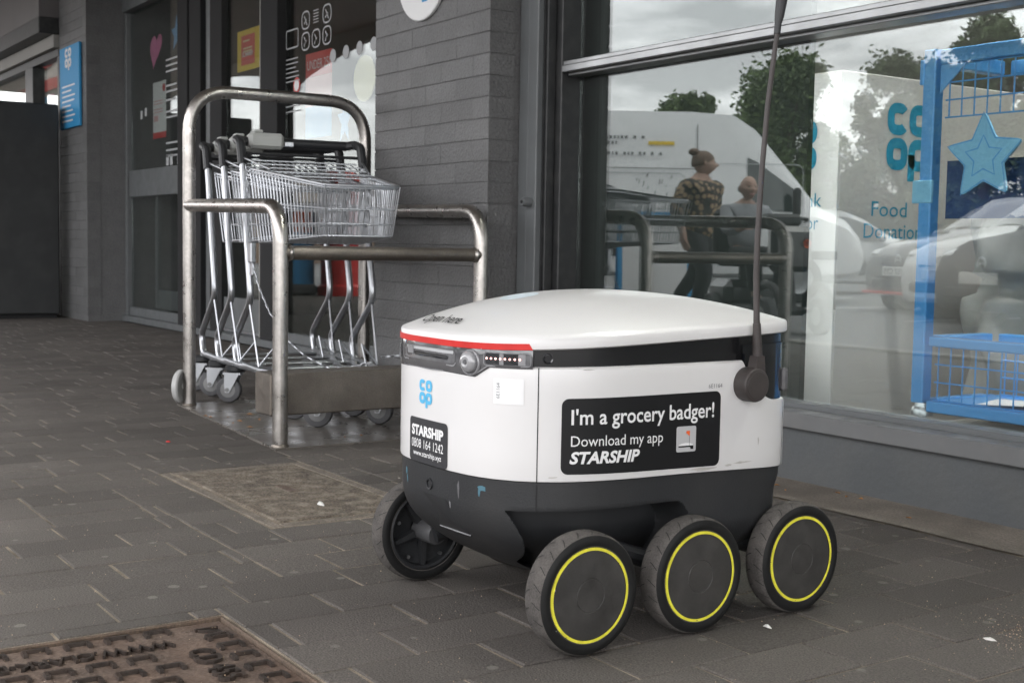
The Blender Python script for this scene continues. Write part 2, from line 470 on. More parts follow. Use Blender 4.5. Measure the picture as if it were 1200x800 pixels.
MAN = (-1.999, -3.0, -1.2, -1.735)          # x0, y0, x1, y1 of the rusty cover
COV = (-3.315, -1.409, -2.555, -1.0)
STRIP_Y = -.178
holes = [MAN, COV, (-3.5, STRIP_Y, 1, 1), (-4.49, -.16, -3.4, 1), (-13.5, .20, -9.78, 1)]
def subtract(r, h):
    x0, y0, x1, y1 = r; a0, b0, a1, b1 = h
    if a0 >= x1 or a1 <= x0 or b0 >= y1 or b1 <= y0: return [r]
    out = []
    if y0 < b0: out.append((x0, y0, x1, b0))
    if y1 > b1: out.append((x0, b1, x1, y1))
    m0, m1 = max(y0, b0), min(y1, b1)
    if x0 < a0: out.append((x0, m0, a0, m1))
    if x1 > a1: out.append((a1, m0, x1, m1))
    return out
mb = MB()
for q in subtract((-13.5, -3.0, .8, .44), MAN):
    mb.box(q[0], q[1], -.011, q[2], q[3], -.0027)
tag(mb.build('paving_sand', 'sand', smooth=0), kind='structure')
edges_x = [-1.387]
while edges_x[-1] < .7: edges_x.append(edges_x[-1] + .1308)
lo = -1.387
while lo > -13.4:
    lo -= (.1305 if lo > -2.2 else .1228); edges_x.insert(0, lo)
rects = []
rp = random.Random(5)
for i in range(len(edges_x) - 1):
    xa, xb = edges_x[i], edges_x[i+1]
    y = -3.0 - (.112 if i % 2 else 0) - rp.uniform(0, .03)
    if xa < -2.25: y -= rp.choice([0, .04, .075, .11])
    while y < .44:
        l = .2225 + rp.uniform(-.004, .004)
        r = [(xa, max(y, -3.0), xb, min(y + l, .44))]
        y += l
        if r[0][3] - r[0][1] < .02: continue
        if -2.96 < xa < -2.3 and r[0][1] < -1.553 < r[0][3]:
            q = r[0]; r = [(q[0], q[1], q[2], -1.553), (q[0], -1.553, q[2], q[3])]
        for h in holes: r = [p for q in r for p in subtract(q, h)]
        rects += [q for q in r if q[2]-q[0] > .022 and q[3]-q[1] > .022]
Minv = cam.matrix_world.inverted()
def pixsize(q):
    c = Minv @ Vector(((q[0]+q[2])/2, (q[1]+q[3])/2, 0)); d = -c.z
    if d < .3: return 0
    u, v = c.x / d, c.y / d
    if abs(u) > .46 or abs(v) > .32: return 0
    return (q[2]-q[0]) * (q[3]-q[1]) * .62 / d**3
rects.sort(key=pixsize, reverse=True)
def paver_geo(mb, lx, ly, dx=0, dy=0, dz=0, tilt=(0,0)):
    gx, gy, c = .0019, .0026, .0020
    ax, ay = lx/2 - gx, ly/2 - gy
    vs = []
    for (px, py, pz) in ((ax-c, ay-c, 0), (ax, ay, -c), (ax, ay, -.02)):
        for sx_, sy_ in ((-1,-1),(1,-1),(1,1),(-1,1)):
            X_, Y_ = sx_*px, sy_*py
            vs.append((X_+dx, Y_+dy, pz + dz + X_*tilt[0] + Y_*tilt[1]))
    fs = [(0,1,2,3)] + [(4*k+i, 4*k+4+i, 4*k+4+(i+1)%4, 4*k+(i+1)%4) for k in (0,1) for i in range(4)]
    mb.add(vs, fs)
shared = {}
NIND = 295
for k, q in enumerate(rects[:NIND]):
    lx, ly = round(q[2]-q[0], 3), round(q[3]-q[1], 3)
    if (lx, ly) not in shared:
        mb = MB(); paver_geo(mb, lx, ly)
        ob = mb.build('paver', 'paver', pavement, smooth=0); shared[(lx, ly)] = ob.data
    else: ob = link('paver', shared[(lx, ly)], None, pavement)
    ob.location = ((q[0]+q[2])/2, (q[1]+q[3])/2, rp.uniform(-.0013, .0007))
    ob.rotation_euler = (rp.uniform(-.006, .006), rp.uniform(-.008, .008), 0)
mb = MB()
for q in rects[NIND:]:
    paver_geo(mb, q[2]-q[0], q[3]-q[1], (q[0]+q[2])/2, (q[1]+q[3])/2, rp.uniform(-.0013, .0007), (rp.uniform(-.008,.008), rp.uniform(-.006,.006)))
tag(mb.build('paver', 'paver', pavement, smooth=0, fix=False), kind='stuff')

mb = MB(); mb.grid(120, 2, lambda a, b: (-3.5 + 5.5*a, STRIP_Y + .18*b + (.004*math.sin(a*90) if b == 0 else 0), .002 + .010*b))
tag(mb.build('concrete_strip', 'concrete', smooth=60), kind='structure')

# ------------------------------------------------------------------ covers set into the paving
t = thing('inspection_cover', 'worn brown concrete inspection cover set in the paving in front of the trolley bay', 'inspection cover', (-2.93, -1.2, 0))
x0, y0, x1, y1 = COV
mb = MB()
for b in ((x0+.004, y0+.004, x1-.004, y0+.03), (x0+.004, y1-.03, x1-.004, y1-.004), (x0+.004, y0+.031, x0+.04, y1-.031), (x1-.04, y0+.031, x1-.004, y1-.031)):
    mb.cbox(b[0], b[1], -.03, b[2], b[3], -.001, .003)
mb.build('frame', mat('cover_frame', (.165,.140,.115), .92, var=.3, scale=16, fine=.35, fscale=150, bump=.7, bscale=80, dirt=((.10,.085,.07), 11, .6)), t, smooth=0)
mat('cover_slab', (.115,.092,.070), .92, var=.3, scale=9, fine=.5, fscale=190, bump=1.0, bscale=110, dirt=((.30,.265,.215), 26, .75))
mb = MB(); mb.cbox(x0+.044, y0+.035, -.03, x1-.044, y1-.035, .001, .006); mb.build('slab', 'cover_slab', t, smooth=0)
mb = MB(); mb.cbox(-2.99, -1.215, -.002, -2.90, -1.185, .0025, .002); mb.build('lifting_plate', 'rust', t, smooth=0)

t = thing('manhole_cover', 'rusty cast iron manhole cover with raised bars and lettering', 'manhole cover', (-1.6, -2.3, 0))
x0, y0, x1, y1 = MAN
mb = MB()
mb.cbox(x0+.003, y0, -.03, x0+.010, y1-.003, -.002, .002); mb.cbox(x0+.011, y1-.010, -.03, x1, y1-.003, -.002, .002)
mb.build('frame', 'rust_edge', t, smooth=0)
mb = MB(); mb.box(x0+.013, y0, -.03, x1, y1-.013, -.008); mb.build('plate', 'rust', t, smooth=0)
mb = MB()
def ubar(mb, cx_, cy_, s, rot, z0=-.0095, z1=-.0022):
    for (a0, b0, a1, b1) in ((-s, -s*.55, s, -s*.25), (-s, -.25*s, -s*.68, s*.6), (s*.68, -.25*s, s, s*.6)):
        pts = [(a0,b0),(a1,b0),(a1,b1),(a0,b1)]
        if rot: pts = [(b, a) for a, b in pts]
        k = .93
        bx = [((p[0]), (p[1])) for p in pts]
        mx_ = sum(p[0] for p in bx)/4; my_ = sum(p[1] for p in bx)/4
        top = [(mx_+(p[0]-mx_)*k, my_+(p[1]-my_)*k) for p in bx]
        mb.add([(cx_+p[0], cy_+p[1], z0) for p in bx] + [(cx_+p[0], cy_+p[1], z1) for p in top],
               [(4,5,6,7)] + [(i,(i+1)%4,4+(i+1)%4,4+i) for i in range(4)])
bar_me = None
rows = [.036] + [.150 + .056*k for k in range(11)]
for i, rx in enumerate(rows):
    for j in range(17):
        px, py = x0 + rx, y1 - .046 - (.054*j if j < 2 else .054 + .060*(j-1))
        if i == 0: py = y1 - .125 - .062*j
        elif i % 2 and j > 1: py -= .026
        if i > 0 and j == 1 and i < 5: continue
        if px > x1 - .05 or py < y0 + .03: continue
        if bar_me is None:
            b_ = MB(); ubar(b_, 0, 0, .0205, True); ob = b_.build('raised_bar', 'rust_bar', t, smooth=0); bar_me = ob.data
            for v in bar_me.vertices: v.co += Vector((-1.6, -2.3, 0))
        else: ob = link('raised_bar', bar_me, None, t)
        ob.location = (px + 1.6, py + 2.3, 0)
for k in range(7):
    ob = link('raised_bar', bar_me, None, t); ob.location = (x0 + .098 + 1.6, y1 - .046 + 2.3 - 0, 0) if k == 0 else (x0 + .098 + 1.6, y1 - .62 - .06*k + 2.3, 0)
mb = MB()
mb.box(x0+.05, y1-.068, -.0095, x0+.054, y1-.03, -.003); mb.box(x0+.096, y1-.068, -.0095, x0+.10, y1-.03, -.003)
mb.prism([(x0+.056,y1-.065),(x0+.072,y1-.034),(x0+.078,y1-.034),(x0+.06,y1-.065)], lambda a,b,d: (a,b,d), -.0095, -.003)
mb.prism([(x0+.078,y1-.034),(x0+.09,y1-.065),(x0+.095,y1-.065),(x0+.083,y1-.034)], lambda a,b,d: (a,b,d), -.0095, -.003)
tag(mb.build('corner_mark', 'rust_bar', t, smooth=0), kind='stuff')
def emboss(s, f, width, name, parent, m, z0, z1, bold=.01):
    vs, fs, w0, ya, yb = text_geo(s, 1.0, bold, 0, 1.0, .5)
    k = width / w0; mb = MB()
    mb.add([f(a*k, b*k, z1 if c > 0 else z0) for a, b, c in vs], fs)
    return mb.build(name, m, parent, smooth=0, fix=False)
emboss('WWW.CLARK-DRAIN.COM', lambda a, b, d: (x0 + .084 + b*1.1, y1 - .120 - a, d), .44, 'lettering', t, 'rust_bar', -.0095, -.0025)
emboss('CD 455', lambda a, b, d: (x0 + .150 + a, y1 - .118 + b*1.2, d), .15, 'lettering', t, 'rust_bar', -.0095, -.0025)
# ------------------------------------------------------------------ brick pillars
def front(y): return lambda a, b: (a, y, b)
def brick_mesh(l, h, d):
    """face at -y with a soft edge"""
    mb = MB(); c = .0026
    vs = []
    for (ix, iz, iy) in ((.0006, c, 0.0), (0.0, 0.0, c*.8), (0.0, 0.0, d)):
        for sx_, sz_ in ((0,0),(1,0),(1,1),(0,1)):
            vs.append(((ix if sx_ == 0 else l-ix), iy, (iz if sz_ == 0 else h-iz)))
    fs = [(0,1,2,3)] + [(4*k+i, 4*k+(i+1)%4, 4*k+4+(i+1)%4, 4*k+4+i) for k in (0,1) for i in range(4)]
    return mb.add(vs, fs)
CH = .0724
def pillar(name, label, x0, x1, y0, y1, ztop, z_off, individual):
    t = thing(name, label, 'brick pillar', (x0, y0, 0))
    mb = MB(); mb.box(x0+.004, y0+.0032, -.02, x1-.004, y1, ztop); mb.build('core', 'brick_paint', t, smooth=0)
    cache = {}; joined = MB(); rb = random.Random(3)
    k = 0; z = z_off - CH
    while z < ztop:
        h = CH - .0030
        xs = x1; first = .1025 if k % 2 else .215; cuts = []
        while xs > x0 + .03:
            l = min(first, xs - x0); cuts.append((xs - l, l, first)); xs -= l + .0007; first = .215
        for ci, (bx, l, _) in enumerate(cuts):
            if z < -.03: continue
            key = round(l, 3)
            dz = rb.uniform(-.0006, .0006); dy_ = rb.uniform(-.0004, .0005)
            corner = ci == 0
            d = .1025 if corner else .06
            if individual:
                kk = (key, d)
                if kk not in cache:
                    ob = brick_mesh(l, h, d).build('brick', 'brick_paint', t, smooth=0, fix=False); 
                    cache[kk] = ob.data
                    # mesh authored at its own corner: undo the root shift
                    for v in ob.data.vertices: v.co += Vector((x0, y0, 0))
                else: ob = link('brick', cache[kk], None, t)
                ob.location = (bx - x0, dy_, z + dz)
            else:
                g = brick_mesh(l, h, d); joined.add([(p[0]+bx, p[1]+y0+dy_, p[2]+z+dz) for p in g.v], g.f)
        z += CH; k += 1
    if not individual:
        o = joined.build('brick', 'brick_paint', t, smooth=0, fix=False); tag(o, kind='stuff')
    return t
PY = -.15
near_pillar = pillar('brick_pillar', 'wide dark grey painted brick pillar between the entrance and the big shop window', -4.49, -3.666, PY, .5, 3.18, .042, True)
far_pillar = pillar('brick_pillar', 'distant grey painted brick pillar carrying the tall light blue sign', -10.54, -9.78, .20, .9, 3.18, .042, False)

# ------------------------------------------------------------------ shop window
GY = .106
sw = thing('shop_window', 'large plate glass shop window in a dark grey frame beside the robot', 'shop window', (-1.5, 0, 0))
mb = MB(); mb.box(-3.54, 0, -.02, 3.0, .30, .1515); mb.build('base_wall', 'wall_paint', sw, smooth=0)
mb = MB(); mb.cbox(-3.54, -.022, .1525, 3.0, .062, .196, .003); mb.build('sill', 'sill_grey', sw, smooth=0)
mb = MB(); mb.cbox(-3.50, .0635, .150, 3.0, .128, .209, .003); mb.build('bottom_rail', 'frame_grey', sw, smooth=0)
mb = MB(); mb.cbox(-3.54, .030, .21, -3.498, .128, 3.15, .003); mb.build('side_frame', 'frame_dark', sw, smooth=0)
mb = MB()
mb.cbox(-3.497, .028, 1.204, 3.0, .126, 1.226, .002); mb.cbox(-3.497, .034, 1.2265, 3.0, .126, 1.241, .002)
mb.cbox(-3.497, .055, 1.194, 3.0, .12, 1.2035, .002)
mb.build('transom', 'alu_frame', sw, smooth=0)
mb = MB(); mb.box(-3.497, GY, .205, 3.0, GY+.006, 1.198); mb.build('glass_pane', GLASS, sw, smooth=0)
mb = MB(); mb.box(-3.497, GY, 1.237, 3.0, GY+.006, 3.15); mb.build('glass_pane', GLASS, sw, smooth=0)
# roller shutter guide
mb = MB()
mb.cbox(-3.660, -.030, -.01, -3.606, .10, 3.15, .002); mb.cbox(-3.603, -.034, -.01, -3.548, .10, 3.15, .003)
g = mb.build('shutter_guide', 'frame_grey', sw, smooth=0)
mb = MB(); mb.box(-3.547, -.012, -.01, -3.541, .10, 3.15); mb.cbox(-3.5405, -.006, -.01, -3.529, .028, 3.15, .002); mb.build('guide_slot', 'frame_dark', g, smooth=0)
mb = MB(); mb.lathe([(0,.0),(.016,.0),(.016,.026),(.0125,.034),(0,.034)], (-3.578, -.034, .772), (0,-1,0), 20); k = mb.build('guide_lock', 'frame_grey', g)
mb = MB(); mb.lathe([(0,0),(.006,0),(.006,.002),(0,.002)], (-3.578, -.0685, .772), (0,-1,0), 12); mb.build('keyhole', 'gap_black', g)
# dark backing board inside the left part of the window
XF = -2.512
t = thing('window_backing_board', 'dark green backing board closing the left part of the shop window from inside', 'board', (-3, .16, .2))
mb = MB(); mb.box(-3.66, .165, .2, XF, .185, 3.1); mb.build('board', 'film', t, smooth=0)

# ------------------------------------------------------------------ shop interior
mb = MB(); mb.box(-3.7, .19, -.02, 3.0, 4.2, .0); tag(mb.build('shop_floor', 'interior_floor', smooth=0), kind='structure')
mb = MB(); mb.box(-14, 4.2, 0, 3.2, 4.3, 3.18); mb.box(-10.25, .62, 0, -10.16, 4.19, 3.18); mb.box(-14.1, .62, 0, -14.0, 4.19, 3.18); mb.box(3.0, .2, 0, 3.1, 4.2, 3.18); tag(mb.build('shop_wall', 'interior_dark', smooth=0), kind='structure')
mb = MB(); mb.box(-14, .6, -.011, -3.75, 4.2, .004); tag(mb.build('entrance_floor', 'interior_floor', smooth=0), kind='structure')
mb = MB(); mb.box(-3.75, .52, 0, -3.7, 4.2, 3.18); tag(mb.build('partition_wall', 'interior_dark', smooth=0), kind='structure')

# strip lamps: entrance pair seen through the glass, window pair added as unseen fill
for xa, ya, lb in ((-2.3, .26, 'added unseen strip lamp over the white donation box behind the shop window'), (-.6, .26, 'added unseen strip lamp over the blue roll cage behind the shop window'), (-6.6, 1.5, 'lit strip lamp inside the entrance, nearer the glass'), (-6.2, 2.9, 'lit strip lamp deep inside the entrance')):
    t = thing('strip_lamp', lb, 'lamp', (xa, ya, 2.9), group='lit strip lamps under the shop ceiling')
    mb = MB(); mb.cbox(xa-.62, ya-.06, 2.93, xa+.62, ya+.06, 2.99, .008); mb.build('housing', 'white_board', t, smooth=0)
    mb = MB(); mb.tube([(xa-.6, ya, 2.912), (xa+.6, ya, 2.912)], .017, 12); mb.build('tube', 'lamp_dim' if xa < -5 else 'added_lamp_tube', t)
t = thing('strip_lamp', 'added upright strip lamp hidden behind the dark backing board of the shop window', 'lamp', (-2.72, .24, .2), group='lit strip lamps under the shop ceiling')  # added lamp, out of view, to brighten the donation box front
mb = MB(); mb.cbox(-2.76, .20, .26, -2.73, .28, 1.9, .004); mb.build('housing', 'white_board', t, smooth=0)
mb = MB(); mb.tube([(-2.705, .24, .28), (-2.705, .24, 1.88)], .014, 12); mb.build('tube', mat('added_lamp_soft', (.9,.9,.9), .4, emit=((1.0,.98,.95), 2.3)), t)
# white food bank box behind the glass
BX, BY = -2.648, .45
t = thing('donation_box', 'tall white food bank donation box behind the shop window', 'donation box', (-2.8, .8, .19))
mb = MB(); mb.cbox(-3.25, BY, .001, BX, 1.75, 1.163, .004); mb.build('box_body', 'grey_board', t, smooth=0)
mb = MB(); mb.box(-3.25, BY-.004, .01, BX-.003, BY-.001, 1.158); mb.build('front_face', 'white_board', t, smooth=0)  # daylit front painted whiter than the shaded grey sides of the same box
fs_ = lambda a, b: (BX + .0015, a, b)
mb = MB(); coop_logo(mb, lambda a, b: fs_(.655 + a, .845 + b), .205); mb.build('logo', 'teal_print', t, smooth=0, fix=False)
lettering('Food', lambda a, b: fs_(.598 + a, .733 + b), 'teal_print', t, .165, .045)
lettering('Donations', lambda a, b: fs_(.566 + a, .665 + b), 'teal_print', t, .30, .045)
ff = lambda a, b: (a, BY - .0055, b)
mb = MB(); coop_logo(mb, lambda a, b: ff(-2.885 + a, .845 + b), .15); mb.build('logo', 'teal_print', t, smooth=0, fix=False)
lettering('Food Bank', lambda a, b: ff(-2.985 + a, .757 + b), 'teal_print', t, .275, .042)
lettering('Donations for', lambda a, b: ff(-3.02 + a, .688 + b), 'teal_print', t, .30, .042)

t = thing('display_plinth', 'low grey plinth carrying the blue roll cage inside the shop window', 'plinth', (-1.8, .4, 0))
mb = MB(); mb.cbox(-2.26, .235, .001, -1.22, .63, .155, .004); mb.build('block', 'interior_mid', t, smooth=0)
# blue roll cage
t = thing('roll_cage', 'bright blue steel mesh roll cage standing inside the shop window', 'roll cage', (-2.18, .3, .19))
Y0, Y1 = .262, .300
mb = MB(); mb.cbox(-2.206, Y0, .225, -2.168, Y1, 1.150, .003); mb.build('post', 'blue_steel', t, smooth=0)
mb = MB(); mb.cbox(-1.36, Y0, .225, -1.312, Y1, 1.150, .003); mb.build('post', 'blue_steel', t, smooth=0)
for Yb in (.56,):
    for xa in (-1.36,):
        mb = MB(); mb.cbox(xa, Yb, .225, xa+.048, Yb+.038, 1.150, .003); mb.build('post', 'blue_steel', t, smooth=0)
for z0, z1 in ((1.108, 1.146), (.378, .403), (.204, .234)):
    mb = MB(); mb.cbox(-2.157, Y0+.002, z0, -1.361, Y1-.002, z1, .003); mb.build('rail', 'blue_steel', t, smooth=0)
    mb = MB(); mb.cbox(-2.157, .562, z0, -1.361, .596, z1, .003); mb.build('rail', 'blue_steel', t, smooth=0)
    mb = MB(); mb.cbox(-2.204, Y1+.001, z0, -2.17, .559, z1, .003); mb.build('rail', 'blue_steel', t, smooth=0)
mb = MB(); mb.prism([(-2.157, 1.107), (-2.078, 1.107), (-2.157, 1.035)], lambda a, b, d: (a, d, b), Y0+.008, Y0+.012); mb.build('corner_gusset', 'blue_steel', t, smooth=0)
def mesh_panel(name, xa, xb, za, zb, y, nx, nz):
    mb = MB(); r = .0022
    for i in range(nx + 1):
        xx = xa + (xb-xa)*i/nx; mb.tube([(xx, y, za), (xx, y, zb)], r, 5)
    for j in range(nz + 1):
        zz = za + (zb-za)*j/nz; mb.tube([(xa-.008, y-.004, zz), (xb+.008, y-.004, zz)], r, 5)
    mb.build(name, 'blue_steel', t)
mesh_panel('upper_mesh', -2.135, -1.38, .972, 1.106, Y0+.02, 20, 3)
mesh_panel('lower_mesh', -2.135, -1.38, .236, .378, Y0+.02, 20, 3)
mesh_panel('back_mesh', -2.135, -1.38, .236, .378, .57, 20, 3)
mb = MB(); mb.box(-2.2, Y1, .222, -1.32, .60, .230); mb.build('base_tray', 'blue_steel', t, smooth=0)
for xx, yy in ((-2.18, .281), (-1.335, .281), (-2.18, .58), (-1.335, .58)):
    mb = MB(); mb.lathe([(.012,.012),(.024,.012),(.028,.006),(.030,.0),(.030,-.012),(.012,-.014),(.012,-.048),(0,-.048)], (xx, yy, .204), (0,0,1), 20); mb.lathe([(.02,.022),(.022,.012)], (xx,yy,.204), (0,0,1), 16); mb.build('foot', 'zinc', t)
mb = MB(); mb.cbox(-2.225, Y0-.003, .752, -2.165, Y0+.01, .812, .002); mb.build('latch_plate', 'star_blue', t, smooth=0)
mb = MB(); mb.cbox(-2.214, Y0-.004, 1.06, -2.202, Y0+.02, 1.125, .002); mb.build('hinge', 'blue_steel', t, smooth=0)
t = thing('backing_panel', 'navy blue panel across the middle of the blue roll cage', 'panel', (-1.9, .31, .7))
mb = MB(); mb.box(-2.150, .303, .712, -1.362, .309, .862); mb.build('panel', 'navy_board', t, smooth=0)
t = thing('star_sign', 'light blue cut out star fixed to the blue roll cage', 'star sign', (-2.006, .25, .85))
S = [(a*.118 - 2.000, b*.118 + .862) for a, b in star2(1.0, .50, 5, PI/2 + .03)]
def rounded(poly, r): 
    o = fillet([(p[0], p[1], 0) for p in poly + poly[:2]], r, 3); return [(p.x, p.y) for p in o[1:-1]]
mb = MB(); mb.prism(rounded(S, .010), lambda a, b, d: (a, d, b), .246, .252); mb.build('star_face', 'star_blue', t, smooth=0)
mb = MB(); ribbon(mb, [(a*.055-2.000, b*.055+.862) for a, b in star2(1.0, .52, 5, PI/2+.03)], .004, lambda a, b: (a, .2452, b), True)
ribbon(mb, [(a*.112-2.000, b*.112+.862) for a, b in star2(1.0, .50, 5, PI/2+.03)], .003, lambda a, b: (a, .2452, b), True)
mb.build('star_outline', 'blue_steel', t, smooth=0, fix=False)
# grey covered load and a paper in the cage
t = thing('grey_sack', 'large wrinkled dark grey sack standing behind the blue roll cage', 'sack', (-2.06, 1.06, .19))
rs = random.Random(8)
mb = MB()
def sackp(a, b):
    th = 2*PI*a; z = .001 + .889*b
    r = (.36 + .025*math.sin(3*th+5*b) + .016*math.sin(11*th+9*b) + .014*math.sin(23*b + 4*th)) * (1 - .9*max(0, b-.86)/.14*.9)
    if .55 < b < .62: r -= .03
    return (-2.06 + r*math.copysign(abs(math.cos(th))**.6, math.cos(th)), 1.06 + 1.05*r*math.copysign(abs(math.sin(th))**.6, math.sin(th)), z)
mb.grid(110, 60, sackp); mb.build('sack_body', 'sack', t, smooth=180)
t = thing('paper_sheet', 'white paper sheet lying in the bottom of the blue roll cage', 'paper', (-1.9, .55, .232))
mb = MB(); mb.grid(8, 6, lambda a, b: (-2.05 + .36*a, .33 + .18*b + .03*a, .233 + .008*math.sin(4*a+3*b)**2)); mb.build('sheet', 'white_board', t)

# ------------------------------------------------------------------ entrance
DY = .5
en = thing('shop_entrance', 'recessed dark glazed shop entrance with sliding doors behind the trolleys', 'shop entrance', (-8, DY, 0))
def fr(name, x0, z0, x1, z1, m='frame_grey', dy=0.0, th=.05):
    mb = MB(); mb.cbox(x0, DY - dy, z0, x1, DY - dy + th, z1, .003); return mb.build(name, m, en, smooth=0)
fr('threshold', -10.15, .0, -5.2, .045, 'frame_grey', .04, .09)
fr('door_frame', -10.15, .046, -10.045, 3.1, 'frame_dark', .02, .09)
fr('door_head', -10.04, 2.33, -5.2, 2.46, 'frame_grey', .03, .09)
fr('fascia_panel', -10.04, 2.462, -5.2, 3.15, 'frame_dark', .0, .05)
fr('mid_rail', -10.03, .944, -9.80, 1.141, 'frame_grey', -.002)
fr('mid_rail', -9.735, .944, -8.56, 1.141, 'frame_grey', -.002)
fr('stile', -9.795, .046, -9.74, 2.327, 'frame_grey', .012)
fr('stile', -10.04, .046, -9.99, 2.327, 'frame_dark', .004)
fr('bottom_rail', -9.735, .046, -8.56, .11, 'frame_grey', -.004)
fr('inner_frame', -9.30, .12, -9.24, .94, 'frame_grey', -.06, .03)
fr('inner_frame', -9.235, .12, -8.56, .26, 'frame_grey', -.06, .03)
fr('stile', -8.555, .046, -8.36, 2.327, 'gap_black', .03, .08)
fr('stile', -8.355, .046, -8.14, 2.327, 'gap_black', .02, .08)
fr('stile', -8.12, .046, -8.00, 2.327, 'frame_grey', -.01)
fr('stile', -7.995, .046, -7.79, 2.327, 'gap_black', .01)
fr('kick_panel', -7.785, .046, -7.19, .27, 'frame_grey', -.004)
fr('kick_strip', -7.785, .055, -7.19, .070, 'zinc', .006, .008)
fr('stile', -7.185, .046, -7.125, 2.327, 'fascia_light', .008)
fr('stile', -7.12, .046, -6.875, 2.327, 'gap_black', .03, .08)
fr('bottom_rail', -6.87, .046, -5.2, .10, 'frame_grey', -.004)
for a, b in ((-9.985, -9.80), (-9.735, -8.56), (-7.785, -7.19), (-6.87, -5.2)):
    mb = MB(); mb.box(a, DY+.022, .06, b, DY+.028, 2.33); mb.build('glass_pane', DGLASS, en, smooth=0)
def poster(name, label, cat, bands, y=DY+.040, group=None):
    x0 = bands[0][0]; z0 = bands[0][1]
    t = thing(name, label, cat, (x0, y, z0), group=group)
    for i, (a, b, c, d, m) in enumerate(bands):
        mb = MB(); mb.box(a, y - .0006*i, b, c, y + .002, d); mb.build('print' if i else 'sheet', m, t, smooth=0)
    return t
# pictures and posters behind the glass
t = poster('poster', 'yellow poster with a red centre in the entrance window', 'poster', [(-7.649,1.67,-7.285,1.918,'yellow'), (-7.585,1.705,-7.37,1.885,'red')])
for i, (wz, wd) in enumerate(((1.845,.10), (1.80,.14), (1.782,.14))):
    mb = MB(); mb.box(-7.55, DY+.0376, wz, -7.55+wd, DY+.039, wz+.010); mb.build('print', 'pale_yellow', t, smooth=0)
lettering('SUMMER', lambda a, b: (-7.56 + a, DY+.0374, 1.755 + b), 'print_white', t, .17, .026, bold=.02)
t = poster('poster', 'white notice with a red bottom band on the sliding door', 'poster', [(-9.275,1.357,-8.99,1.76,'white_board'), (-9.275,1.357,-8.99,1.40,'red')])
mb = MB()
mb.lathe([(0,0),(.028,0),(.028,.001)], (-9.03, DY+.038, 1.71), (0,-1,0), 16); mb.build('emblem', 'red', t, smooth=0)
mb = MB()
for z_ in (1.62, 1.60, 1.56, 1.54): mb.box(-9.25, DY+.0382, z_, -9.06, DY+.039, z_+.008)
mb.box(-9.25, DY+.0382, 1.48, -9.16, DY+.039, 1.52)
mb.build('lettering', 'pale_red', t, smooth=0)
t = thing('star_sticker', 'small blue star sticker high on the sliding door glass', 'sticker', (-8.62, DY, 2.05))
mb = MB(); mb.prism([(a*.11-8.74, b*.125+2.05) for a, b in star2(1,.45)], lambda a, b, d: (a, d, b), DY+.030, DY+.033); mb.build('print', 'sky_blue', t, smooth=0)
t = thing('heart_sticker', 'pink heart sticker on the sliding door glass', 'sticker', (-9.2, DY, 2.0))
H_ = [(16*math.sin(a)**3, 13*math.cos(a)-5*math.cos(2*a)-2*math.cos(3*a)-math.cos(4*a)) for a in [2*PI*k/28 for k in range(28)]]
mb = MB(); mb.prism([(a*.0078-9.19+b*.003, b*.0082+1.995) for a, b in H_][::-1], lambda a, b, d: (a, d, b), DY+.030, DY+.033); mb.build('print', 'pink', t, smooth=0)
t = thing('door_decals', 'faint white lettering and pictograms on the sliding door glass', 'decals', (-8.9, DY, 1.3))
mb = MB()
for i, (zz, ww) in enumerate(((1.88,.25),(1.84,.31),(1.80,.30),(1.70,.22),(1.66,.26),(1.60,.2),(1.52,.26),(1.48,.3),(1.30,.28),(1.25,.32),(1.21,.3))):
    mb.box(-8.93, DY+.0195, zz, -8.93+ww, DY+.0212, zz+.012)
for i, cx_ in enumerate((-8.93, -8.85, -8.70, -8.62)): mb.box(cx_, DY+.0195, 1.15, cx_+.05, DY+.0212, 1.225)
mb.box(-9.50, DY+.0195, 1.515, -9.46, DY+.0212, 1.575); mb.box(-9.40, DY+.0195, 1.53, -9.36, DY+.0212, 1.59)
tag(mb.build('lettering', 'print_grey', t, smooth=0), kind='stuff')
# notices beside the right hand pane
t = thing('age_notice', 'red over blue UNDER 25 notice on the entrance window', 'notice', (-6.6, DY, 1.2))
YP = DY+.034
for z0, z1, m_ in ((1.535,1.665,'red'), (1.375,1.534,'pale_red'), (1.20,1.374,'coop_blue')):
    mb = MB(); mb.box(-6.625, YP, z0, -6.295, YP+.002, z1); mb.build('sheet', m_, t, smooth=0)
lettering('UNDER 25?', lambda a, b: (-6.605 + a, YP-.001, 1.575 + b), 'print_white', t, .29, .050)
t = thing('pictogram_decals', 'five white outlined pictograms and small print on the entrance window', 'decals', (-6.6, DY, 1.7))
mb = MB(); f_ = lambda a, b: (a, DY+.0205, b)
rg = random.Random(2)
for i in range(3):
    for j in range(2):
        cx_, cz_ = -6.60 + .135*i, 1.735 + .115*j
        if i == 1 and j == 1:
            for q in range(5): mb.box(cx_-.035, DY+.0195, cz_-.03+.016*q, cx_+.03, DY+.0212, cz_-.025+.016*q)
            continue
        pg = MB()
        ribbon(pg, [(cx_+.05*math.copysign(abs(math.cos(a))**.7, math.cos(a)), cz_+.047*math.copysign(abs(math.sin(a))**.7, math.sin(a))) for a in [2*PI*k/24 for k in range(24)]], .009, f_, True)
        ribbon(pg, [(cx_-.02, cz_+.025), (cx_, cz_), (cx_+.02*(1 if j else -1), cz_-.03)], .010, f_)
        ribbon(pg, [(cx_-.022, cz_-.02), (cx_+.012, cz_+.004)], .009, f_)
        pg.build('pictogram', 'print_grey', t, smooth=0, fix=False)
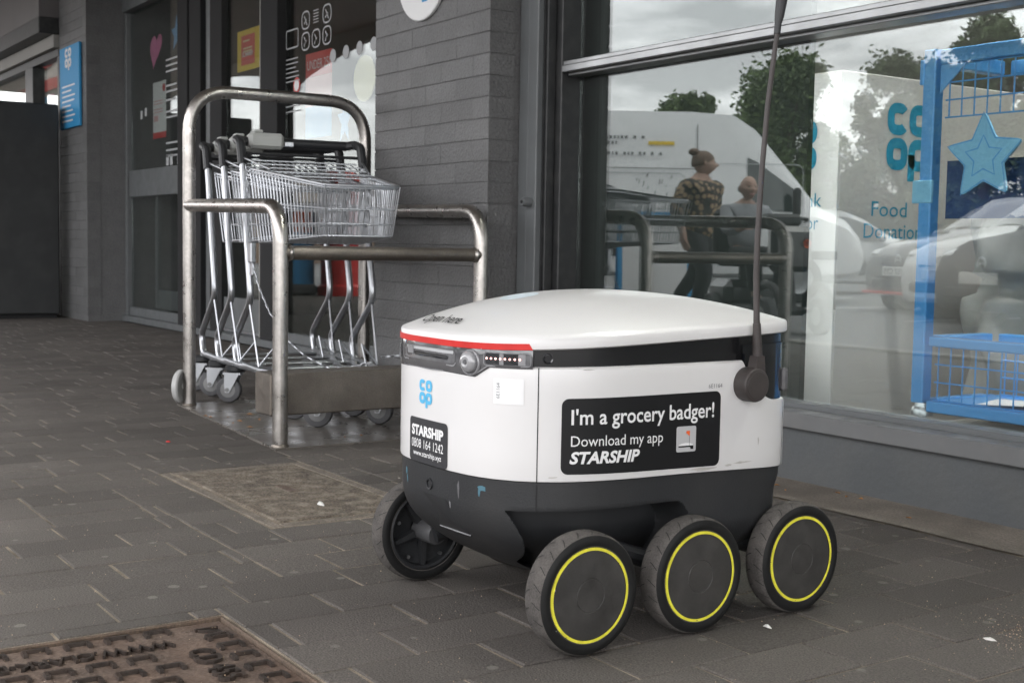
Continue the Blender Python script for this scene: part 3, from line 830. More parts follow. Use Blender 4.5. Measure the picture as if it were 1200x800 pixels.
for zz in (1.36,1.39,1.42,1.45,1.53,1.555,1.58,1.605,1.63,1.655): mb.box(-6.86, DY+.0195, zz, -6.86+rg.uniform(.1,.2), DY+.0212, zz+.006)
tag(mb.build('lettering', 'print_grey', t, smooth=0, fix=False), kind='stuff')
mb = MB(); ribbon(mb, rrect(-6.86, 1.72, -6.70, 1.82, .01, 2), .008, f_, True); mb.build('notice_outline', 'print_grey', t, smooth=0, fix=False)
t = thing('no_entry_sticker', 'small round white and red prohibition sticker on the entrance window', 'sticker', (-6.73, DY, 1.51))
mb = MB(); mb.lathe([(0,0),(.045,0),(.045,.0015)], (-6.715, DY+.0212, 1.505), (0,-1,0), 20); mb.build('print', 'red', t, smooth=0)
mb = MB(); mb.lathe([(0,0),(.033,0),(.033,.0008)], (-6.715, DY+.0195, 1.505), (0,-1,0), 20); mb.build('print', 'print_white', t, smooth=0)
t = thing('disc_sign', 'pale yellow round disc hanging in the entrance window', 'disc', (-5.94, DY, 1.48))
mb = MB(); mb.lathe([(0,0),(.118,0),(.118,.006),(0,.006)], (-5.955, DY+.06, 1.472), (0,-1,0), 36); mb.build('disc', 'pale_yellow', t, smooth=0)
t = thing('star_sticker', 'pale blue star sticker low in the right pane of the entrance', 'sticker', (-6.13, DY, 1.27))
mb = MB(); mb.prism([(a*.085-6.13, b*.125+1.265) for a, b in star2(1,.42)], lambda a, b, d: (a, d, b), DY+.030, DY+.033); mb.build('print', 'sky_blue', t, smooth=0)
# manifestation dots along the glass
for i in range(5):
    t = tag(MB().lathe([(0,0),(.036,0),(.036,.001)], (-6.255 + i*.155, DY+.0212, 1.617 + .0025*i), (0,-1,0), 16).build('manifestation_dot', 'print_grey', smooth=0),
            ('first frosted dot of the row, next to the pictograms', 'second frosted dot of the row on the right entrance pane', 'middle frosted dot of the row on the right entrance pane', 'fourth frosted dot of the row on the right entrance pane', 'last frosted dot of the row, next to the brick pillar')[i], 'decal', 'row of frosted dots on the entrance glass')

# blue sign on the far pillar, round sign on the near pillar
t = thing('wall_sign', 'tall light blue sign with white logo on the distant brick pillar', 'sign', (-10.16, .19, 1.8))
mb = MB(); mb.cbox(-10.43, .175, 1.475, -9.885, .196, 2.10, .003); mb.build('panel', 'coop_blue', t, smooth=0)
mb = MB(); coop_logo(mb, lambda a, b: (-10.27 + a*.9, .1735, 1.915 + b*.72), .2); mb.build('logo', 'print_white', t, smooth=0, fix=False)
mb = MB()
for i, ww in enumerate((.36,.26,.36,.34,.24,.3,.36,.3)):
    mb.box(-10.36, .1735, 1.79 - .038*i, -10.36 + ww, .1745, 1.802 - .038*i)
mb.build('lettering', 'print_white', t, smooth=0)
t = thing('round_sign', 'round white sign with blue lettering high on the wide brick pillar', 'sign', (-4.11, PY, 1.6))
mb = MB(); mb.lathe([(0,.012),(.172,.012),(.176,.009),(.176,0)], (-4.115, PY-.003, 1.612), (0,-1,0), 48); mb.build('disc', 'white_board', t)
mb = MB(); coop_logo(mb, lambda a, b: (-4.235 + a, PY-.0163, 1.500 + b), .26); mb.build('logo', 'coop_blue', t, smooth=0, fix=False)

# ------------------------------------------------------------------ neighbouring shop, dark cabinet, canopy
t = thing('neighbouring_shopfront', 'neighbouring shopfront with grey fascia beyond the distant pillar', 'shopfront', (-12, .2, 0))
mb = MB(); mb.cbox(-16, .06, 2.37, -10.60, .25, 3.15, .004); mb.build('fascia', 'fascia_grey', t, smooth=0)
mb = MB(); mb.cbox(-16, .05, 2.24, -10.56, .27, 2.365, .004); mb.build('fascia_trim', 'frame_dark', t, smooth=0)
mb = MB(); mb.cbox(-16, .16, 2.135, -10.56, .30, 2.237, .004); mb.build('head_trim', 'fascia_light', t, smooth=0)
mb = MB()
mb.cbox(-16, .20, 2.07, -10.56, .28, 2.132, .003); mb.cbox(-11.62, .19, 0, -11.36, .29, 2.068, .003); mb.cbox(-10.60, .20, 0, -10.545, .28, 2.068, .003); mb.cbox(-14.2, .2, 0, -14.0, .28, 2.068, .003)
mb.build('window_frame', 'frame_dark', t, smooth=0)
mb = MB(); mb.box(-16, .25, .02, -10.56, .256, 2.07); mb.build('glass_pane', DGLASS, t, smooth=0)
mb = MB(); mb.box(-16, .6, 0, -10.6, .62, 3.1); mb.build('inner_wall', 'grey_board', t, smooth=0)
mb = MB(); mb.lathe([(.09,0),(.09,.03),(.13,.03),(.13,0)], (-12.72, .055, 2.72), (0,-1,0), 24); mb.lathe([(.09,0),(.09,.03),(.13,.03),(.13,0)], (-12.72, .055, 2.52), (0,-1,0), 24); mb.build('sign_letter', 'frame_dark', t)
mb = MB(); mb.box(-15.5, .56, 1.99, -11.9, .58, 2.09); mb.prism([(-12.95,2.20),(-12.6,2.19),(-12.3,2.215),(-12.1,2.28),(-12.2,2.31),(-12.45,2.26),(-12.95,2.245)], lambda a,b,d:(a,d,b), .56,.58); mb.build('wall_stripe', 'red', t, smooth=0)
t2 = thing('strip_lamp', 'added unseen strip lamp behind the head trim of the neighbouring shop window', 'lamp', (-11.9, .42, 2.1), group='lit strip lamps under the shop ceiling')  # added lamp, kept out of view, to brighten the neighbour's inner wall
mb = MB(); mb.cbox(-13.2, .32, 2.235, -10.8, .40, 2.27, .005); mb.build('housing', 'white_board', t2, smooth=0)
mb = MB(); mb.tube([(-13.1, .36, 2.22), (-10.9, .36, 2.22)], .012, 10); mb.build('tube', 'added_lamp_soft', t2)
for xa, m_ in ((-12.3,'sky_blue'), (-11.15,'star_blue'), (-10.85,'pink')):
    mb = MB(); mb.cbox(xa-1.2, .48, 1.2, xa-1.12, .54, 1.92, .01); mb.build('display_item', m_, t, smooth=0)
t = thing('dark_cabinet', 'tall dark grey cabinet standing against the far end of the shopfront', 'cabinet', (-10.6, -.5, 0))
mb = MB(); mb.cbox(-11.0, -.66, .03, -10.235, .115, 1.655, .012); mb.build('body', 'cabinet', t, smooth=0)
mb = MB(); mb.box(-10.98, -.64, -.004, -10.26, .095, .03); mb.build('plinth', 'gap_black', t, smooth=0)

t = thing('canopy', 'covered walkway canopy with arched fascia over the shopfronts', 'canopy', (-8, -1.5, 3.2))
mb = MB(); mb.box(-24, -3.52, 3.20, 6.5, 5, 3.36); mb.build('roof_slab', 'soffit', t, smooth=0)
poly = [(4.5, 3.20), (4.5, 3.9), (-24, 3.9), (-24, 3.2)]
low = []
for k in range(-4, 2):
    c_ = -12.6 + 6.4*(k+2)
    for i in range(25):
        a = i/24; xx = c_ - 3.15 + 6.3*a
        low.append((xx, 2.70 + .37*math.sin(PI*a)**.75))
low = [p for p in low if -23.9 < p[0] < 6.4]
mb = MB()
nl = len(low)
vs = []
for (a, b) in low: vs += [(a, -3.60, b), (a, -3.525, b), (a, -3.60, 3.75), (a, -3.525, 3.75)]
fs = []
for i in range(nl-1):
    o, q = 4*i, 4*i+4
    fs += [(o, q, q+2, o+2), (o+1, o+3, q+3, q+1), (o, o+1, q+1, q), (o+2, q+2, q+3, o+3)]
mb.add(vs, fs); mb.build('arched_fascia', 'soffit', t, smooth=0)
# ------------------------------------------------------------------ trolley bay
A1, A2 = Vector((-4.617, -.856, 0)), Vector((-4.60, -.135, 0))
B1, B2 = Vector((-3.551, -.956, 0)), Vector((-3.551, -.246, 0))
Z = Vector((0, 0, 1))
bay = thing('trolley_bay', 'brushed steel trolley bay of bent tubes on a metal base plate', 'trolley bay', (-4.1, -.55, 0))
r = .0235
mb = MB(); mb.tube(fillet([A1, A1 + Z*1.178, A2 + Z*1.178, A2], .16, 10), r, 18); mb.build('hoop', 'steel', bay)
mb = MB(); mb.tube(fillet([A1 + Z*.752, B1 + Z*.728, B1], .115, 10), r, 18); mb.build('side_rail', 'steel', bay)
mb = MB(); mb.tube(fillet([A2 + Z*.752, B2 + Z*.735, B2], .115, 10), r, 18); mb.build('side_rail', 'steel', bay)
mb = MB(); mb.tube([B1 + Z*.590, B2 + Z*.590], r*.93, 18); mb.build('crossbar', 'steel_dull', bay)
for p in (A1, A2, B1, B2):
    mb = MB(); mb.lathe([(r+.0035,0),(r+.0035,.004),(r+.0005,.009)], p + Z*.004, Z, 18); mb.build('weld', 'steel_dull', bay)
for p in (B1, B2):
    mb = MB(); mb.lathe([(r*.93+.003,0),(r*.93+.0045,.006),(r*.93,.014)], p + Z*.590 + (B2-B1).normalized()*(.021 if p is B1 else -.021), (B2-B1) if p is B1 else (B1-B2), 18); mb.build('weld', 'steel', bay)
mb = MB(); mb.cbox(-3.700, -.975, .094, -3.580, -.215, .222, .004); mb.build('bumper_box', 'steel_dull', bay, smooth=0)
mb = MB(); mb.prism([(-4.67,-.885),(-3.515,-.985),(-3.515,-.2),(-4.66,-.1)], lambda a,b,d: (a,b,d), -.004, .0055); mb.build('base_plate', 'plate_wet', bay, smooth=0)
mb = MB(); ax = Vector((.70,.71,.0)).normalized(); c = Vector((-4.640, -.880, .075))
mb.lathe([(.040,-.011),(.058,-.012),(.063,-.007),(.063,.007),(.058,.012),(.040,.011)], c, ax, 28); g = mb.build('guide_wheel', mat('wheel_grey', (.52,.52,.51), .5, var=.1, scale=20), bay)
mb = MB(); mb.lathe([(0,.008),(.039,.008),(.039,-.008),(0,-.008)], c, ax, 24); mb.lathe([(0,.014),(.012,.014),(.012,.008)], c, ax, 12); mb.build('wheel_hub', 'grey_plastic', g)

# ------------------------------------------------------------------ shopping trolleys
def make_trolley(label, loc, rz):
    t = thing('shopping_trolley', label, 'shopping trolley', loc, rz, 'nested shopping trolleys', local=True)
    HW = .235
    for s in (-1, 1):
        y = s*HW
        mb = MB()
        path = fillet([(.085,y,.93),(.17,y,.60),(.225,y,.405),(-.035,y,.235),(.005,y,.155),(.30,y*.93,.150),(.74,y*.50,.145)], .07, 5)
        mb.tube(path, .0125, 10); mb.build('side_frame', 'zinc', t)
        mb = MB(); mb.tube([(.205,y,.385),(.30,y*.96,.165)], .0045, 6); mb.tube([(.30,y*.96,.165),(.30,y*.7,.24),(.36,y*.7,.16)], .004, 6); mb.build('brace', 'zinc', t)
        mb = MB(); mb.tube(fillet([(.092,y,.90),(.06,y,.985),(-.005,y,1.0),(-.03,y*.86,.995)], .05, 6), .0175, 10); mb.build('handle_end', 'black_plastic', t)
    mb = MB(); mb.tube([(-.03,-HW*.86,.995),(-.03,HW*.86,.995)], .0185, 12)
    mb.tube([(.055,-HW,.945),(.055,HW,.945)], .006, 8); mb.build('handle', 'black_plastic', t)
    mb = MB(); mb.cbox(-.055, -HW*.80, .968, .012, -HW*.80+.135, 1.028, .012); mb.cbox(-.06, -HW*.80+.02, 1.0285, .0, -HW*.80+.055, 1.040, .004); lk = mb.build('coin_lock', 'grey_plastic', t)
    mb = MB(); mb.cbox(-.02, -HW*.80+.137, .98, .0, -HW*.80+.175, 1.0, .003); mb.build('lock_key', 'zinc', lk)
    # wire basket
    mb = MB(); wr = .0021
    def rim(k, q):   # k 0 bottom, 1 top; q along 0..1 rear to front -> (x, halfwidth, z)
        if k == 1: return (.12 + .66*q, .215 - .085*q, .885 - .080*q)
        return (.19 + .555*q, .195 - .080*q, .605 + .030*q)
    def at(kz, q, s):
        a, b = rim(0, q), rim(1, q); return Vector((a[0]+(b[0]-a[0])*kz, s*(a[1]+(b[1]-a[1])*kz), a[2]+(b[2]-a[2])*kz))
    for kz, rr in ((1.0, .0052), (.955, .003), (.55, .0026), (.27, .0022), (.03, .003)):
        ring = [at(kz, 0, -1), at(kz, 1, -1), at(kz, 1, 1), at(kz, 0, 1)]
        mb.tube(fillet(ring, .03, 3), rr, 6)
        if kz != 1.0: mb.tube([ring[3], ring[0]], rr, 6)
    for s in (-1, 1):
        for i in range(23): mb.tube([at(1.0, i/22, s), at(0.03, i/22, s)], wr, 5, cap=False)
    for j in range(1, 13):
        k = -1 + 2*j/13
        a0, b0 = at(1, 1, 1), at(0.03, 1, 1); mb.tube([(a0.x, a0.y*k, a0.z), (b0.x, b0.y*k, b0.z)], wr, 5, cap=False)
        c0 = at(0.03, 0, 1); mb.tube([(b0.x, b0.y*k, b0.z), (c0.x, c0.y*k, c0.z)], wr, 5, cap=False)
    for i in range(1, 12):
        p = at(0.03, i/12, 1); mb.tube([p, (p.x, -p.y, p.z)], wr, 5, cap=False)
    mb.build('basket', 'zinc', t)
    mb = MB()   # hinged rear flap folded up into the basket, with its seat wires
    for j in range(15):
        k = -.9 + 1.8*j/14
        mb.tube([(.10, .20*k, .915), (.42, .165*k, .845)], wr, 5, cap=False)
    for i in range(5):
        q = i/4; mb.tube([(.10+.32*q, -(.205-.035*q), .917-.07*q), (.10+.32*q, .205-.035*q, .917-.07*q)], .0028, 6)
    mb.tube([(.075,-.235,.93),(.30,-.185,.875)], .004, 6); mb.tube([(.075,.235,.93),(.30,.185,.875)], .004, 6)
    mb.build('rear_flap', 'zinc', t)
    mb = MB()   # lower rack
    for i in range(4): mb.tube([(.10+.19*i, -(.215-.028*i), .156), (.10+.19*i, .215-.028*i, .156)], .006, 8)
    mb.tube(fillet([(.74,-.118,.145),(.775,-.09,.145),(.775,.09,.145),(.74,.118,.145)], .02, 3), .0125, 10)
    mb.build('lower_rack', 'zinc', t)
    for (cx_, cy_, rear) in ((-.005,-HW,1),(-.005,HW,1),(.735,-.108,0),(.735,.108,0)):
        mb = MB()
        phi = math.radians({(1,-1): 56, (1,1): 40, (0,-1): 62, (0,1): 48}[(rear, 1 if cy_ > 0 else -1)])
        ca_, sa_ = math.cos(phi), math.sin(phi)
        def rt(a, b, z_): return (cx_ + a*ca_ - b*sa_, cy_ + a*sa_ + b*ca_, z_)
        axl = (-sa_, ca_, 0); wc = rt(-.028, 0, .050)
        for s in (-1, 1):
            mb.prism([(-.040,.113),(.020,.113),(.006,.088),(-.020,.040),(-.036,.040),(-.040,.070)], lambda a, b, d: rt(a, d, b), s*.0205, s*.0225)
        mb.prism([(-.046,.1085),(.024,.1085),(.024,.1165),(-.046,.1165)], lambda a, b, d: rt(a, d, b), -.0222, .0222); mb.tube([(cx_,cy_,.112),(cx_,cy_,.16)], .011, 10)
        fk = mb.build('castor', 'zinc', t)
        mb = MB(); mb.lathe([(.016,-.015),(.036,-.015),(.0465,-.012),(.050,-.005),(.050,.005),(.0465,.012),(.036,.015),(.016,.015)], wc, axl, 30); mb.build('castor_wheel', 'castor_rubber', fk)
        mb = MB(); mb.lathe([(0,-.025),(.008,-.025),(.008,-.0165),(.027,-.0165),(.030,-.0155),(.030,.0155),(.027,.0165),(.008,.0165),(.008,.025),(0,.025)], wc, axl, 18); mb.build('axle_cap', 'castor_hub', fk)
        if rear:
            mb = MB(); mb.lathe([(0,0),(.034,0),(.040,.006),(.040,.022),(.034,.028),(0,.028)], (cx_,cy_,.119), (0,0,1), 22); mb.build('swivel_cover', 'black_plastic', fk)
    return t
RZ = -.145
T3 = Vector((-4.565, -.445, .006))
make_trolley('front shopping trolley, its wire basket nearest to the bumper box of the bay', T3, RZ)
bpy.context.view_layer.update()
proto = [o for o in COL.objects if o.name == 'shopping_trolley'][0]
for dx_, dy_, lb in ((-.215, .012, 'middle shopping trolley, nested between the front and rear trolleys'),
                     (-.425, .026, 'rear shopping trolley, its handle nearest to the sliding doors')):
    c = copy_tree(proto); c.location = T3 + Vector((dx_, dy_, 0)); c.rotation_euler = (0, 0, RZ); c['label'] = lb

def chain(label, pts, n, rad=.0075, wire=.0015):
    t = thing('chain', label, 'chain', pts[0])
    P = [Vector(p) for p in pts]
    seg = [(P[i+1]-P[i]).length for i in range(len(P)-1)]; tot = sum(seg)
    def atl(d):
        for i, s in enumerate(seg):
            if d <= s or i == len(seg)-1: return P[i].lerp(P[i+1], min(1, d/s)), (P[i+1]-P[i]).normalized()
            d -= s
    mb = MB()
    for k in range(n):
        p, tg = atl(tot*(k+.5)/n)
        sd = tg.cross(Z); sd = sd.normalized() if sd.length > .05 else Vector((1,0,0)); up = sd.cross(tg)
        o = sd if k % 2 else up; o = (o + (up if k % 2 else sd)*.5).normalized()
        L2 = tot/n*.5 + wire*1.2
        mb.tube([p + tg*L2*math.cos(a) + o*rad*.62*math.copysign(abs(math.sin(a))**.7, math.sin(a)) for a in [2*PI*q/10 for q in range(10)]], wire, 5, closed=True)
    mb.build('links', 'zinc', t); return t
ch = chain('steel chain hanging from the front trolley handle down to the bumper box',
      [(-4.425,-.712,.90),(-4.40,-.712,.74),(-4.375,-.712,.57),(-4.30,-.712,.46),(-4.21,-.71,.375),(-4.08,-.70,.285),(-3.97,-.68,.235),(-3.86,-.62,.19),(-3.74,-.55,.229)], 56)
mb = MB(); mb.cbox(-4.385, -.722, .545, -4.352, -.700, .62, .004); mb.cbox(-4.38, -.716, .50, -4.355, -.706, .543, .002); mb.build('lock_tag', 'zinc', ch, smooth=0)
chain('short steel chain lying on the lower frame beside the pillar', [(-3.95,-.40,.225),(-3.85,-.33,.24),(-3.72,-.30,.232),(-3.66,-.27,.229)], 18)

# ------------------------------------------------------------------ delivery robot
XC, YC, BF, BR, AW = -1.774, -1.19, .278, .335, .237
rob = thing('delivery_robot', 'white and black six wheeled delivery robot with a domed lid and label', 'delivery robot', (XC, YC, 0))
NO = 240
def outline(a=AW, bf=BF, br=BR, N=NO, nf=3.0, nr=7.0):
    o = []
    for i in range(N):
        th = -PI/2 + 2*PI*i/N
        c_, s_ = math.cos(th), math.sin(th); n = nf if s_ < 0 else nr; b = bf if s_ < 0 else br
        o.append((a*math.copysign(abs(c_)**(2/n), c_), b*math.copysign(abs(s_)**(2/n), s_)))
    return o
def resample(o, N):
    cum = [0]
    for i in range(len(o)):
        p, q = o[i], o[(i+1) % len(o)]; cum.append(cum[-1] + math.hypot(q[0]-p[0], q[1]-p[1]))
    out = []; j = 0
    for k in range(N):
        d = cum[-1]*k/N
        while cum[j+1] < d: j += 1
        f = (d-cum[j])/(cum[j+1]-cum[j] or 1); p, q = o[j], o[(j+1) % len(o)]
        out.append((p[0]+(q[0]-p[0])*f, p[1]+(q[1]-p[1])*f))
    return out, cum[-1]
OUT, LEN = resample(outline(N=1440), NO)
def surf(s, z, off=0.0):
    """point on the robot's wall: s metres along the outline from the front centre towards the right side"""
    k = (s / LEN * NO) % NO; i = int(k); f = k - i
    p, q = OUT[i % NO], OUT[(i+1) % NO]; a, b = OUT[(i-1) % NO], OUT[(i+2) % NO]
    t0 = (q[0]-a[0], q[1]-a[1]); t1 = (b[0]-p[0], b[1]-p[1])
    tx, ty = t0[0]*(1-f)+t1[0]*f, t0[1]*(1-f)+t1[1]*f; l = math.hypot(tx, ty)
    return Vector((XC + p[0]+(q[0]-p[0])*f + ty/l*off, YC + p[1]+(q[1]-p[1])*f - tx/l*off, z))
def zbot(y): return .2575 - .004*(y/.3) - .006*max(0, y/.335)**2
def zlid(y): return .4605 + (y + .278)*.036
def offs(o, d):   # inward offset (positive d shrinks) of an outline
    n = len(o); r_ = []
    for i in range(n):
        a, b = o[i-1], o[(i+1) % n]; tx, ty = b[0]-a[0], b[1]-a[1]; l = math.hypot(tx, ty) or 1
        r_.append((o[i][0] - ty/l*d, o[i][1] + tx/l*d))
    return r_
def loft(levels, cap0=True, cap1=True):
    mb = MB(); n = len(levels[0]); vs = [p for l in levels for p in l]; fs = []
    for k in range(len(levels)-1):
        for i in range(n): fs.append((k*n+i, k*n+(i+1) % n, (k+1)*n+(i+1) % n, (k+1)*n+i))
    if cap0: fs.append(tuple(range(n-1, -1, -1)))
    if cap1: fs.append(tuple((len(levels)-1)*n + i for i in range(n)))
    return mb.add(vs, fs)
def lvl(o, zf): return [(XC+x_, YC+y_, zf(y_) if callable(zf) else zf) for x_, y_ in o]
# upper shell: white wall, the rear right and left quarters scooped out by the dark corner light
def ztop(x_, y_):
    z = .437
    if y_ > .185:
        q = min(1, (y_-.185)/.095)
        z = .437 - (.437-.366)*(1-(1-q)**2.2)
    return z
levels = []
for k, (d, h) in enumerate(((.0035,0),(.0008,.006),(0,.03),(0,.25),(0,.5),(0,.75),(0,.93),(.0012,.985),(.005,1.0),(.016,1.0))):
    o = offs(OUT, d); lv = []
    for (x_, y_), (bx, by) in zip(o, OUT):
        zb, zt = zbot(by), ztop(bx, by); lv.append((XC+x_, YC+y_, zb + (zt-zb)*h))
    levels.append(lv)
loft(levels, False, False).build('body_shell', 'robot_white', rob, smooth=40)
# seams
for s_ in (.221, -.221):
    mb = MB(); mb.grid(1, 20, lambda a, b: surf(s_ + .0016*(a-.5), .2585 + .178*b, .0006)); mb.build('panel_seam', 'gap_black', rob, smooth=0, fix=False)
for s_ in (.735, -.735):
    mb = MB(); mb.grid(1, 12, lambda a, b: surf(s_ + .002*(a-.5), .252 + .108*b, .0006)); mb.build('panel_seam', 'lens_light', rob, smooth=0, fix=False)
# dark belt below the lid
o1 = offs(OUT, .009)
loft([lvl(o1, .355), lvl(o1, .40), lvl(o1, lambda y: zlid(y) + .004)], False, False).build('belt', 'robot_black', rob)
mb = MB(); mb.lathe([(0,.002),(.0055,.002),(.0075,.0035),(.0085,.0),(.0085,-.006)], surf(.236, .450, -.009), surf(.236,.45,.1)-surf(.236,.45,0), 20); mb.build('side_camera', 'robot_gloss', rob)
mb = MB(); mb.grid(30, 12, lambda a, b: surf(.622 + .15*a, .345 + (.118)*b, -.0062 + .0*a)); cl = mb.build('corner_light', 'robot_gloss', rob)
mb = MB(); mb.grid(30, 12, lambda a, b: surf(-.622 - .15*a, .345 + (.118)*b, -.0062)); mb.build('corner_light', 'robot_gloss', rob)
mb = MB(); p = surf(.745, .40, -.004); mb.cbox(p.x-.014, p.y-.002, .378, p.x+.006, p.y+.012, .418, .004); mb.build('light_clip', 'lens_mid', cl, smooth=0)
# lid
def lidz(k): return lambda y: zlid(y) + k
ol = offs(OUT, -.0015)
levels = [lvl(offs(OUT,.012), lidz(.0005)), lvl(offs(OUT,.001), lidz(0)), lvl(ol, lidz(.002)), lvl(ol, lidz(.010)), lvl(offs(OUT,-.0008), lidz(.0165)), lvl(offs(OUT,.0012), lidz(.0195))]
PK = .548
for k in range(1, 25):
    q = k/25; lv = []
    sc = 1 - q; 
    prof = (1 - sc**2.05)
    for x_, y_ in offs(OUT, .0012):
        z0 = zlid(y_) + .0195
        yy = y_*sc + .05*(1-sc)
        lv.append((XC + x_*sc, YC + yy, z0*(1-prof) + PK*prof))
    levels.append(lv)
mb = loft(levels, False, False); n = len(levels[0]); c0 = len(mb.v)
mb.v.append((XC, YC+.05, PK)); mb.f += [((len(levels)-1)*n+i, (len(levels)-1)*n+(i+1) % n, c0) for i in range(n)]
lid = mb.build('lid', 'robot_white', rob, smooth=45)
mb = MB(); mb.grid(80, 3, lambda a, b: surf(-.30 + .512*a - (.006*b if a == 1 else 0), zlid(surf(-.30 + .512*a, 0).y - YC) + .0008 + .0098*b, .0026)); mb.build('red_tape', 'red_tape', lid, smooth=60, fix=False)
mb = MB(); p = surf(.80, .47, 0); mb.cbox(p.x-.03, YC+BR-.012, zlid(BR)-.016, p.x+.002, YC+BR+.006, zlid(BR)-.003, .004); mb.cbox(p.x-.028, YC+BR-.014, zlid(BR)-.03, p.x-.004, YC+BR+.001, zlid(BR)-.0165, .003)
mb.build('lid_hinge', 'black_plastic', rob, smooth=0)
# lid lettering follows the dome
def lid_pt(x_, y_, off=.0026):
    # radial search of the lid level through (x_, y_)
    lo_, hi_ = 0.0, 1.0
    for _ in range(30):
        sc = (lo_+hi_)/2
        X_, Y_ = x_/max(sc,1e-6), (y_ - .05*(1-sc))/max(sc,1e-6)
        n_ = 3.0 if Y_ < 0 else 7.0; b_ = BF if Y_ < 0 else BR
        r_ = abs(X_/AW)**n_ + abs(Y_/b_)**n_
        if r_ > 1: lo_ = sc
        else: hi_ = sc
    sc = hi_; Y_ = (y_ - .05*(1-sc))/max(sc,1e-6); prof = 1 - sc**2.05
    return Vector((XC+x_, YC+y_, (zlid(Y_)+.0195)*(1-prof) + PK*prof + off))
lettering('Open here', lambda a, b: lid_pt(-.092 + a - .45*b, -.248 + .85*b + .0*a), 'print_black', lid, .118, .034, bold=.008)
mb = MB(); mb.prism([(0,0)], lambda a,b,d: (a,b,d), 0, 0) if False else None
mb.grid(24, 4, lambda a, b: lid_pt(-.03 + .034*b*math.cos(2*PI*a), -.09 + .034*b*math.sin(2*PI*a), .0004)); mb.build('lid_sticker', 'sticker_pale' if 'sticker_pale' in MATS else mat('sticker_pale', (.66,.74,.80), .4, var=.15, scale=30), lid, smooth=60, fix=False)
# front lens band
def lens_bottom(s_):
    a = abs(s_ + .0)
    if s_ > .142: return .434
    if s_ > .118: return .419 + (s_-.118)/.024*.015
    return .417 + .003*math.cos(max(-1, s_/.13)*PI/2) if s_ > -.16 else .423
mb = MB(); mb.grid(96, 8, lambda a, b: surf(-.235 + .447*a, lens_bottom(-.235+.447*a) + (zlid(surf(-.235+.447*a,0).y-YC) + .001 - lens_bottom(-.235+.447*a))*b, .0015*math.sin(PI*b)**.5 + .0004)); ln = mb.build('front_lens', 'lens_dark', rob, smooth=60, fix=False)
def densify(poly, step=.008):
    out = []
    for i, p_ in enumerate(poly):
        q_ = poly[(i+1) % len(poly)]; k = max(1, int(math.hypot(q_[0]-p_[0], q_[1]-p_[1])/step))
        out += [(p_[0]+(q_[0]-p_[0])*j/k, p_[1]+(q_[1]-p_[1])*j/k) for j in range(k)]
    return out
def lens_patch(name, m, poly, off, parent=None, ws=None):
    poly = densify(poly)
    mb = MB()
    cx_ = sum(p[0] for p in poly)/len(poly); cz_ = sum(p[1] for p in poly)/len(poly); K = len(poly)
    vs = []
    for q in (0, .5, 1.0): vs += [surf(cx_+(a-cx_)*q, cz_+(b-cz_)*q, off) for a, b in poly]
    fs = [(r_*K+i, r_*K+(i+1)%K, (r_+1)*K+(i+1)%K, (r_+1)*K+i) for r_ in (0,1) for i in range(K)]
    mb.add(vs, fs); return mb.build(name, m, parent or ln, smooth=60, fix=False)
fs0 = lambda a, b: surf(a, b, .0034)
lens_patch('lens_recess', 'lens_mid', rrect(-.100, .434, .070, .4565, .008), .0024)
mb = MB(); ribbon(mb, rrect(-.103, .431, .073, .4575, .009, 4)[7:-1], .0022, fs0); mb.build('lens_rim', 'lens_light', ln, smooth=60, fix=False)
lens_patch('lens_recess', 'print_grey', rrect(-.085, .4495, .066, .4545, .002), .0030)
lens_patch('lens_recess', 'lens_light', rrect(-.082, .4415, -.058, .4545, .003), .0036)
lens_patch('lens_recess', 'robot_gloss', rrect(-.055, .4395, .050, .4465, .003), .0033)
lens_patch('lens_recess', 'lens_light', rrect(-.150, .428, -.122, .452, .010), .0030)
lens_patch('lens_recess', 'robot_gloss', rrect(-.144, .433, -.130, .446, .006), .0034)
mb = MB(); ribbon(mb, [(-.23,.4265),(-.1,.4205),(0,.4200),(.112,.4215),(.124,.4265),(.140,.4365),(.205,.4375)], .0018, fs0); mb.build('lens_rim', 'lens_light', ln, smooth=60, fix=False)
p = surf(.106, .4395, 0); ax = (surf(.106,.4395,.1)-p).normalized()
mb = MB(); mb.lathe([(.0205,.001),(.0205,.004),(.0185,.0055),(.0175,.004)], p, ax, 30); mb.build('camera_ring', 'lens_light', ln)
mb = MB(); mb.lathe([(.0170,.003),(.0165,.007),(.0135,.011),(.008,.0135),(.004,.0125),(0,.0125)], p - ax*.001 - Vector((.004,0,-.001)), ax, 30); cb = mb.build('camera_ball', 'lens_ball', ln)
mb = MB(); mb.lathe([(0,.0140),(.0035,.0140),(.0042,.0128)], p - ax*.001 - Vector((.004,0,-.001)), ax, 16); mb.build('camera_pupil', 'lens_mid', cb)
lens_patch('lens_recess', 'lens_mid', rrect(.134, .4385, .208, .4575, .004), .0024)
lens_patch('lens_recess', 'robot_gloss', rrect(.136, .4395, .200, .4565, .003), .0029)
lens_patch('lens_recess', 'lens_light', rrect(.160, .4395, .167, .4565, .001), .0032)
lens_patch('lens_recess', 'lens_light', rrect(.190, .4395, .201, .4565, .001), .0032)
mb = MB(); ribbon(mb, rrect(.133, .4375, .209, .458, .005, 4), .0013, fs0, True); mb.build('lens_rim', 'lens_light', ln, smooth=60, fix=False)
for i in range(8):
    q = surf(.1385 + .0077*i, .4485, .0036); nrm = surf(.1385 + .0077*i, .4485, .1) - surf(.1385 + .0077*i, .4485, 0)
    mb = MB(); mb.lathe([(0,.0012),(.0012,.0010),(.0017,0)], q, nrm, 10); mb.build('led', 'led', ln)
